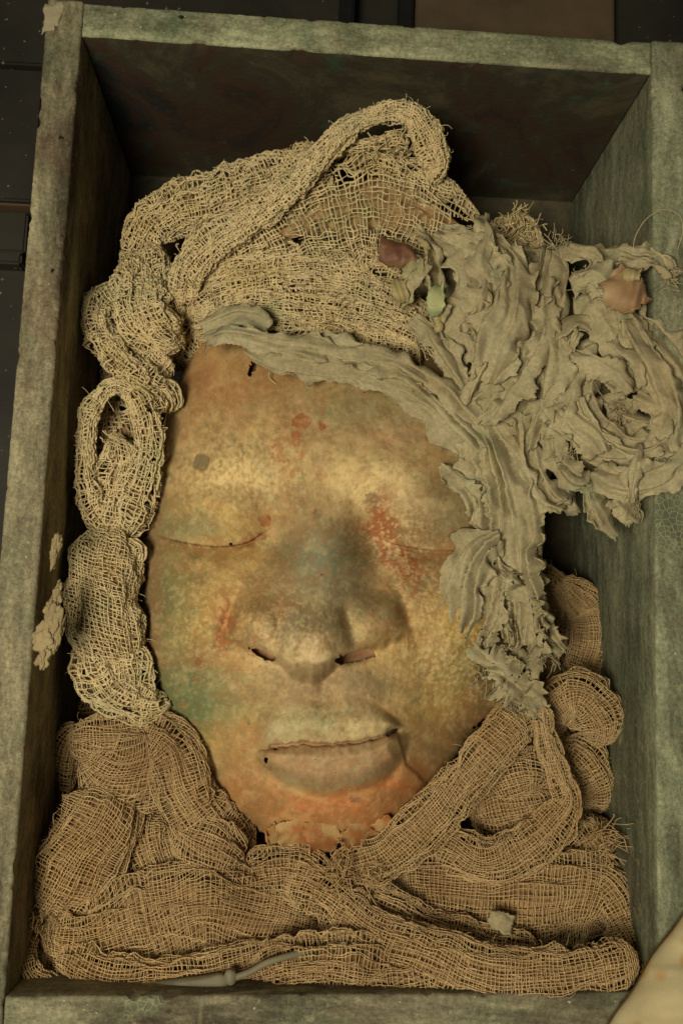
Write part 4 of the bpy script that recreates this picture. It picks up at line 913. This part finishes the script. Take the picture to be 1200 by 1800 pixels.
bd([(430, 612, -16, 30), (500, 634, -13, 56), (570, 648, -12, 52), (640, 662, -13, 44), (720, 695, -15, 50), (780, 745, -20, 60), (830, 800, -26, 56)], 3, pleat=2.4, npl=1.6, crump=1.4, curl=0.15, name='band', ragged=0.12)
bd([(560, 600, -18, 24), (660, 622, -14, 34), (750, 665, -13, 36), (820, 725, -16, 44), (860, 780, -22, 40)], 4, pleat=2.4, npl=1.2, crump=1.6, curl=0.3, name='band')
bd([(850, 740, -18, 60), (880, 820, -20, 90), (900, 900, -24, 90), (905, 980, -28, 86), (915, 1060, -34, 84), (920, 1140, -42, 80)], 5, pleat=4.0, npl=2.6, crump=2.0, curl=0.3, name='hanging_strip')
bd([(895, 760, -22, 40), (925, 850, -30, 50), (935, 950, -38, 46), (938, 1040, -44, 44), (935, 1110, -48, 50)], 6, pleat=3.2, npl=1.4, crump=2.0, curl=0.4, name='hanging_strip')
bd([(815, 770, -22, 40), (838, 830, -22, 46), (850, 900, -26, 44), (856, 960, -30, 40), (870, 1010, -34, 40)], 7, pleat=3.2, npl=1.8, crump=2.6, ragged=0.22, curl=0.2, name='hanging_strip')
bd([(770, 815, -22, 22), (800, 840, -22, 30), (828, 880, -26, 34), (838, 905, -32, 18)], 8, pleat=1.6, crump=1.8, ragged=0.25, name='torn_flap')
bd([(880, 940, -24, 44), (838, 970, -20, 80), (815, 1020, -20, 86), (810, 1075, -26, 70), (806, 1110, -32, 44)], 9, pleat=4.2, npl=2.4, crump=1.6, curl=0.35, name='hanging_strip')
bd([(870, 960, -24, 50), (860, 1010, -22, 80), (850, 1070, -28, 84), (836, 1130, -36, 80), (830, 1170, -42, 60)], 10, pleat=4.0, npl=3.0, crump=2.0, ragged=0.16, name='hanging_strip', endrag=0.35)
bd([(905, 1040, -30, 60), (915, 1090, -30, 72), (925, 1130, -36, 70), (915, 1160, -42, 60)], 12, pleat=3.4, npl=2.4, crump=3.0, ragged=0.25, name='torn_flap', endrag=0.4)
bd([(820, 1130, -40, 30), (850, 1160, -38, 34), (900, 1165, -38, 40), (950, 1150, -44, 36), (985, 1135, -50, 24)], 13, pleat=2.0, crump=3.2, ragged=0.3, name='torn_flap')
bd([(845, 1165, -40, 30), (880, 1185, -38, 44), (915, 1215, -40, 40), (950, 1238, -44, 50)], 14, pleat=2.0, crump=3.4, ragged=0.35, name='torn_flap', endrag=0.4)
bd([(870, 1190, -42, 24), (895, 1215, -40, 26), (935, 1235, -44, 40), (960, 1255, -48, 30)], 15, pleat=1.5, crump=3.2, ragged=0.35, name='torn_flap', endrag=0.4)
bd([(940, 1080, -46, 30), (960, 1110, -46, 36), (990, 1150, -52, 24)], 16, pleat=1.5, crump=3, ragged=0.3, name='torn_flap')
for i, (x, y) in enumerate(((960, 1150), (900, 1230), (850, 1180))):
    fray(band, x, y, -42, 22, 10, 12, (0.3, 0.6, 0.2), M_LINEN, 70 + i, 0.0004)

knot = thing('linen_bundle', 'big knotted bundle of stiff torn linen strips spilling over the box rim', 'cloth', tuple(P(930, 640, -150)))
KS = [100]
def shifted(sp, off, wf, dz):
    """the same run of cloth shifted sideways by off * width, narrowed to wf"""
    a = np.array([r_[:4] for r_ in sp], float); g = np.gradient(a[:, :2], axis=0); g = unit(g)
    a[:, :2] += np.c_[-g[:, 1], g[:, 0]] * (a[:, 3] * off)[:, None]; a[:, 3] *= wf; a[:, 2] += dz
    return [tuple(r_) for r_ in a]
def kn(sp, **kw):
    KS[0] += 3; k_ = KS[0]
    d = dict(pleat=3.4, npl=1.5, crump=1.9, ragged=0.14, curl=0.22); d.update(kw)
    d['crump'] *= 1.15; d['pleat'] *= 1.5; d['curl'] += 0.2; d.setdefault('ruffle', 6.5); d['ragged'] *= 0.8; d['roll_'] = 0.4 * math.sin(k_ * 2.1)
    sp2 = shifted(sp, 0, 0.84, 9 * math.sin(k_ * 1.7) - 2)
    o = ribbon(knot, sp2, k_, **d)
    sg = 1 if math.sin(k_ * 3.3) > 0 else -1
    n_ = len(sp)
    if n_ > 3 and math.sin(k_ * 5.7) > -0.3:
        ribbon(knot, shifted(sp[:-1] if math.sin(k_ * 5.1) > 0 else sp[1:], sg * 0.34, 0.48, 5.0), k_ + 1, pleat=3.2, npl=1.6, crump=1.8, ragged=0.14, curl=0.5, roll_=sg * 0.5, endrag=0.35, ruffle=6.5)
    return o
# inner stuffing that carries the strips
for i, (x, y, z, rx, ry, rz) in enumerate(((860, 560, -26, 120, 150, 50), (1040, 640, -14, 120, 170, 60), (960, 720, -30, 110, 130, 60), (1080, 800, -8, 90, 80, 30), (800, 500, -34, 80, 80, 40), (920, 480, -34, 70, 60, 40))):
    o = lump('stuffing', x, y, z - 32, rx * 0.85, ry, rz, M_LINEN, knot, 300 + i, 0.2, 0.35, n=30); rebase(o, knot)
# left mass
kn([(725, 400, -30, 30), (750, 440, -22, 46), (765, 500, -18, 44), (780, 560, -20, 40), (785, 600, -26, 30)], crump=3)
kn([(760, 420, -28, 60), (810, 450, -16, 90), (830, 520, -10, 110), (820, 590, -14, 100), (830, 640, -22, 60)], pleat=2, npl=1.2, crump=2.4)
kn([(790, 430, -26, 50), (850, 425, -16, 60), (870, 470, -10, 90), (850, 540, -8, 90), (830, 600, -12, 70)], pleat=3)
kn([(850, 375, -28, 26), (855, 420, -16, 44), (845, 470, -10, 50), (860, 500, -12, 30)], curl=0.5, pleat=1.5)
kn([(880, 430, -24, 40), (905, 480, -12, 80), (900, 540, -6, 110), (870, 610, -6, 110), (850, 680, -12, 70)], pleat=3.6, npl=1.6)
kn([(960, 450, -26, 50), (945, 520, -12, 60), (940, 590, -8, 60), (910, 640, -8, 70), (870, 690, -10, 80), (830, 745, -16, 40)], pleat=2.6, curl=0.4)
kn([(960, 600, -12, 40), (930, 650, -4, 60), (890, 700, -4, 64), (850, 740, -10, 40), (825, 765, -16, 16)], pleat=1.6, npl=0.9, crump=1.8, ragged=0.2, label='pointed flap with torn edges')
kn([(900, 590, -8, 50), (870, 640, -6, 60), (840, 690, -12, 50), (825, 720, -20, 30)], pleat=2.4)
kn([(720, 560, -32, 40), (770, 610, -26, 50), (800, 660, -22, 44), (815, 700, -22, 36), (812, 730, -26, 20)], pleat=3)
kn([(700, 540, -34, 30), (720, 500, -24, 44), (760, 470, -20, 40)], pleat=3, crump=3)
kn([(760, 560, -26, 30), (780, 610, -24, 46), (790, 650, -26, 40), (785, 690, -30, 24)], pleat=2.4)
# torn leaves at the top
kn([(905, 470, -22, 50), (940, 500, -14, 60), (955, 560, -10, 50), (950, 610, -14, 36)], pleat=2)
kn([(970, 440, -24, 50), (985, 490, -12, 54), (970, 560, -8, 46), (950, 640, -10, 40), (930, 690, -14, 30)], pleat=2.4, curl=0.5)
kn([(990, 430, -22, 30), (1010, 450, -14, 50), (1045, 470, -12, 56), (1060, 510, -10, 40)], crump=3.6, ragged=0.25)
kn([(1000, 500, -14, 50), (1040, 490, -6, 50), (1070, 520, -4, 44), (1090, 580, -6, 50), (1080, 640, -10, 36)], pleat=2)
kn([(1010, 520, -16, 40), (1050, 540, -6, 80), (1075, 590, -4, 84), (1080, 640, -8, 50)], pleat=1.6, npl=0.8, crump=1.8)
kn([(1040, 450, -14, 30), (1080, 450, -6, 44), (1130, 450, 2, 46), (1170, 460, 6, 44), (1185, 490, 4, 24)], crump=3.4, ragged=0.25)
kn([(1140, 440, 2, 30), (1165, 470, 6, 40), (1175, 500, 4, 30)], crump=3.4, ragged=0.35)
kn([(955, 640, -14, 40), (990, 590, -6, 50), (1010, 570, -6, 40), (1040, 590, -8, 30)], crump=2.8)
kn([(1000, 620, -12, 40), (1040, 640, -4, 50), (1080, 660, 0, 48), (1110, 690, 0, 30)], ragged=0.25, pleat=1.5, curl=0.5)
kn([(1090, 540, -6, 60), (1120, 600, 2, 70), (1150, 660, 6, 80), (1180, 730, 6, 80), (1190, 800, 4, 60)], pleat=3.4, npl=1.6)
kn([(1110, 560, -2, 40), (1150, 590, 4, 60), (1190, 640, 6, 60), (1215, 700, 4, 60), (1215, 780, 2, 50)], pleat=2.6)
# swirl of pleats on the right
kn([(1020, 600, -12, 40), (1000, 660, -6, 60), (975, 720, -4, 64), (965, 780, -8, 56), (990, 830, -8, 50), (1020, 845, -8, 36), (1030, 825, -10, 22)], pleat=2, curl=0.6, npl=1.0)
kn([(960, 640, -20, 40), (930, 720, -20, 50), (930, 800, -24, 60), (960, 860, -28, 60), (1000, 890, -32, 40)], pleat=3)
kn([(930, 690, -22, 40), (900, 750, -26, 50), (905, 820, -32, 60), (930, 880, -38, 50)], pleat=3)
kn([(985, 720, -8, 50), (1010, 745, -2, 80), (1040, 770, 0, 80), (1060, 800, -2, 50)], pleat=3.2, npl=2.6, crump=1.4)
kn([(1040, 650, -8, 60), (1030, 690, -2, 50), (1050, 740, 2, 50), (1090, 775, 4, 50), (1130, 780, 6, 50), (1170, 760, 6, 40)], pleat=2, curl=0.5)
kn([(1070, 690, -2, 50), (1090, 730, 4, 60), (1140, 745, 8, 60), (1190, 740, 8, 50)], pleat=2.6)
kn([(1020, 790, -4, 40), (1060, 800, 2, 60), (1110, 800, 8, 70), (1160, 790, 8, 80), (1205, 770, 6, 80)], pleat=2.4, curl=0.4)
kn([(1040, 830, -8, 50), (1080, 850, 0, 70), (1130, 850, 6, 70), (1180, 830, 6, 70), (1215, 800, 4, 60)], pleat=2.6, npl=1.4, curl=0.4, crump=1.4)
kn([(1125, 780, 8, 20), (1115, 820, 10, 26), (1112, 860, 8, 24), (1110, 885, 4, 18)], pleat=1.2, curl=0.6)
kn([(1110, 700, 4, 40), (1150, 720, 10, 50), (1160, 760, 12, 44), (1120, 800, 10, 30)], pleat=2, crump=2.6)
kn([(1020, 620, -10, 40), (1060, 610, -2, 40), (1100, 640, 4, 40), (1120, 690, 6, 30)], pleat=2, crump=2.6, ragged=0.2)
kn([(1060, 700, 0, 30), (1090, 715, 6, 40), (1110, 740, 8, 26)], crump=3, ragged=0.3)
kn([(955, 560, -12, 40), (975, 620, -8, 46), (965, 680, -10, 44), (940, 740, -16, 36), (925, 790, -24, 30)], pleat=2.6, curl=0.4)
# torn ends hanging below the swirl
kn([(1030, 850, -16, 40), (1050, 890, -18, 50), (1065, 920, -24, 44), (1080, 945, -30, 30)], crump=3.4, ragged=0.3)
kn([(1080, 870, -8, 50), (1100, 895, -8, 50), (1120, 915, -12, 36)], crump=3.4, ragged=0.3)
kn([(960, 850, -34, 50), (985, 880, -36, 60), (1010, 905, -40, 40)], crump=3)
for i, (x, y, z, dr) in enumerate(((1080, 720, 8, (0.1, 0.2, 0.6)), (960, 740, -2, (0.8, 0.2, 0.4)), (1175, 480, 6, (0.6, 0.2, 0.3)), (1110, 885, 4, (0, 0.8, 0.1)), (980, 430, -14, (0, -0.6, 0.3)), (1000, 800, 0, (-0.6, 0.3, 0.4)), (1020, 500, -6, (0.3, 0, 0.6)))):
    fray(knot, x, y, z, 24, 11, 9, dr, M_LINEN, 90 + i, 0.00038)
# wax drops stuck on the bundle
for i, (x, y, z, rx, ry, rz, m, rot, lab) in enumerate((
    (698, 446, -22, 36, 22, 4, M_WAX_R, 0.1, 'dark red flake of wax'), (728, 478, -18, 24, 30, 6, M_WAX_Y, 0.3, 'yellow wax drop'), (700, 508, -20, 18, 28, 7, M_WAX_Y, -0.2, 'yellow wax drop'),
    (764, 531, -12, 17, 28, 4, M_WAX_T, 0.15, 'pale wax drop with a teal stain'), (745, 425, -18, 10, 20, 4, M_WAX_Y, -0.5, None), (770, 575, -18, 10, 14, 4, M_WAX_Y, 0.3, None),
    (1100, 515, 6, 46, 38, 5, M_WAX_P, 0.5, 'pinkish wax shell'), (1106, 484, 9, 18, 12, 4, M_WAX_Y, 0.2, 'yellow dab on the wax shell'))):
    if i in (1, 2, 4, 5): rx, ry, z = rx * 0.85, ry * 0.85, z - 5
    dx, dy = -math.sin(rot) * ry, math.cos(rot) * ry
    o = ribbon(knot, [(x - dx, y - dy, z + 5, rx * 0.7), (x - dx * 0.5, y - dy * 0.5, z + 9, rx * 1.7), (x + dx * 0.4, y + dy * 0.4, z + 9, rx * 1.8), (x + dx, y + dy, z + 4, rx * 0.6)], 400 + i, name='wax_drop', mat=m, pleat=0.8, npl=0.9, crump=2.0, curl=0.25, ragged=0.2, ruffle=2.6, endrag=0.12, thick=0.0018, step=2.2)
    if lab: o['label'] = lab

# ------------------------------------------------------------------ small things
def cord(name, pts, r, mat, parent, n=90, sides=10):
    q = catmull(np.array(pts, float), n); c3 = P(q[:, 0], q[:, 1], q[:, 2])
    v, f = tubes(c3[None], np.broadcast_to(np.array([0.05, 0.1, 1.0]), c3[None].shape), r, np.ones((1, n), bool), sides)
    o = mesh_obj(name, v, f, mat, parent)
    if parent is not None: rebase(o, parent)
    return o
cable = thing('cable', 'grey electric cable with a plug lying in the gauze against the box end', 'cable', tuple(P(420, 1720, -60)))
cord('cord', [(640, 1652, -50), (585, 1662, -32), (520, 1677, -22), (470, 1692, -17), (440, 1708, -17), (412, 1719, -19)], 0.0021, M_CORD, cable)
def capsule(name, pts, mat, parent, **kw):
    SEED[0] += 3
    S, _ = sweep(pts, SEED[0], pleat=0.02, lump_=0.04, crease=0.0, **kw); n, m = S.shape[:2]
    o = mesh_obj(name, S.reshape(-1, 3), grid_faces(n, m, True), mat, parent); rebase(o, parent); return o
capsule('plug_collar', [(394, 1722, -15, 30), (416, 1719, -15, 26)], M_CORD, cable, hr=0.8, power=3)
capsule('plug_body', [(402, 1728, -17, 34), (360, 1738, -17, 36), (300, 1745, -20, 34), (230, 1748, -26, 30)], M_CORD, cable, hr=0.6, power=3)
capsule('lead', [(310, 1745, -22, 14), (240, 1749, -25, 16), (160, 1747, -29, 14)], M_CORD, cable, hr=0.7)
flake = ribbon(None, [(0, 0, 0, 1), (1, 1, 0, 1)], 77, name='linen_flake') if False else None
def free_ribbon(name, sp, seed, label, cat, **kw):
    t_ = thing(name, label, cat, tuple(P(sp[0][0], sp[0][1], sp[0][2])))
    o = ribbon(t_, sp, seed, name='scrap', **kw); return t_
free_ribbon('linen_flake', [(858, 1606, -34, 22), (878, 1618, -30, 34), (902, 1630, -33, 14)], 77, 'small pale linen scrap lying on the gauze', 'scrap', crump=1.2, pleat=0.6, ragged=0.2)
hair = cord('loose_thread', [(1112, 440, 6), (1116, 415, 10), (1135, 385, 14), (1165, 368, 14), (1192, 378, 10), (1199, 405, 6), (1190, 440, 4)], 0.00022, M_NET, None, 60, 5)
tag(hair, 'single fine thread looping over the box rim', 'thread')

# patterned cloth at the corner of the box
def mat_spots():
    t = NT('spotted_cloth')
    v = t.n('ShaderNodeTexVoronoi'); v.inputs['Scale'].default_value = 60; v.inputs['Randomness'].default_value = 0.7
    t.t.links.new(t.tc.outputs['Object'], v.inputs['Vector'])
    m = t.ramp(v.outputs['Distance'], [(0.22, 0.95), (0.42, 0.0)])
    base = t.ramp(t.noise(30, 4, 0.6), [(0.35, lin(172, 158, 118)), (0.65, lin(188, 174, 132))])
    t.color(t.mix(m, base, lin(178, 136, 70))); t.bump(t.noise(700, 3, 0.7), 0.0005, 0.5); return t.m
ns, nt = 70, 60
sv, tv = np.meshgrid(np.linspace(0, 1, ns), np.linspace(0, 1, nt), indexing='ij')
e0 = catmull(np.array([(1230, 1560), (1196, 1620), (1150, 1680), (1112, 1740), (1080, 1790), (1040, 1860)]), ns)
ex = e0[:, 0][:, None] + tv * 190 + 5 * noise(sv * 5, tv * 3, 0, 5); ey = e0[:, 1][:, None] + tv * 120
zz_ = 8 + 40 * np.sqrt(np.clip(tv, 0, 1)) + 7 * noise(sv * 5 + tv * 2, tv * 2, 0, 6) * tv ** .5 + 2.5 * (1 - 2 * np.abs(noise(sv * 11 + tv * 4, tv * 3, 0, 9))) * tv ** .5
Vc = P(ex, ey, zz_); 
cl = mesh_obj('spotted_cloth', Vc.reshape(-1, 3), grid_faces(ns, nt), mat_spots(), None)
m = cl.modifiers.new('thickness', 'SOLIDIFY'); m.thickness = 0.002; m.offset = -1
tag(cl, 'cream cloth with ochre spots draped over the box corner', 'cloth')
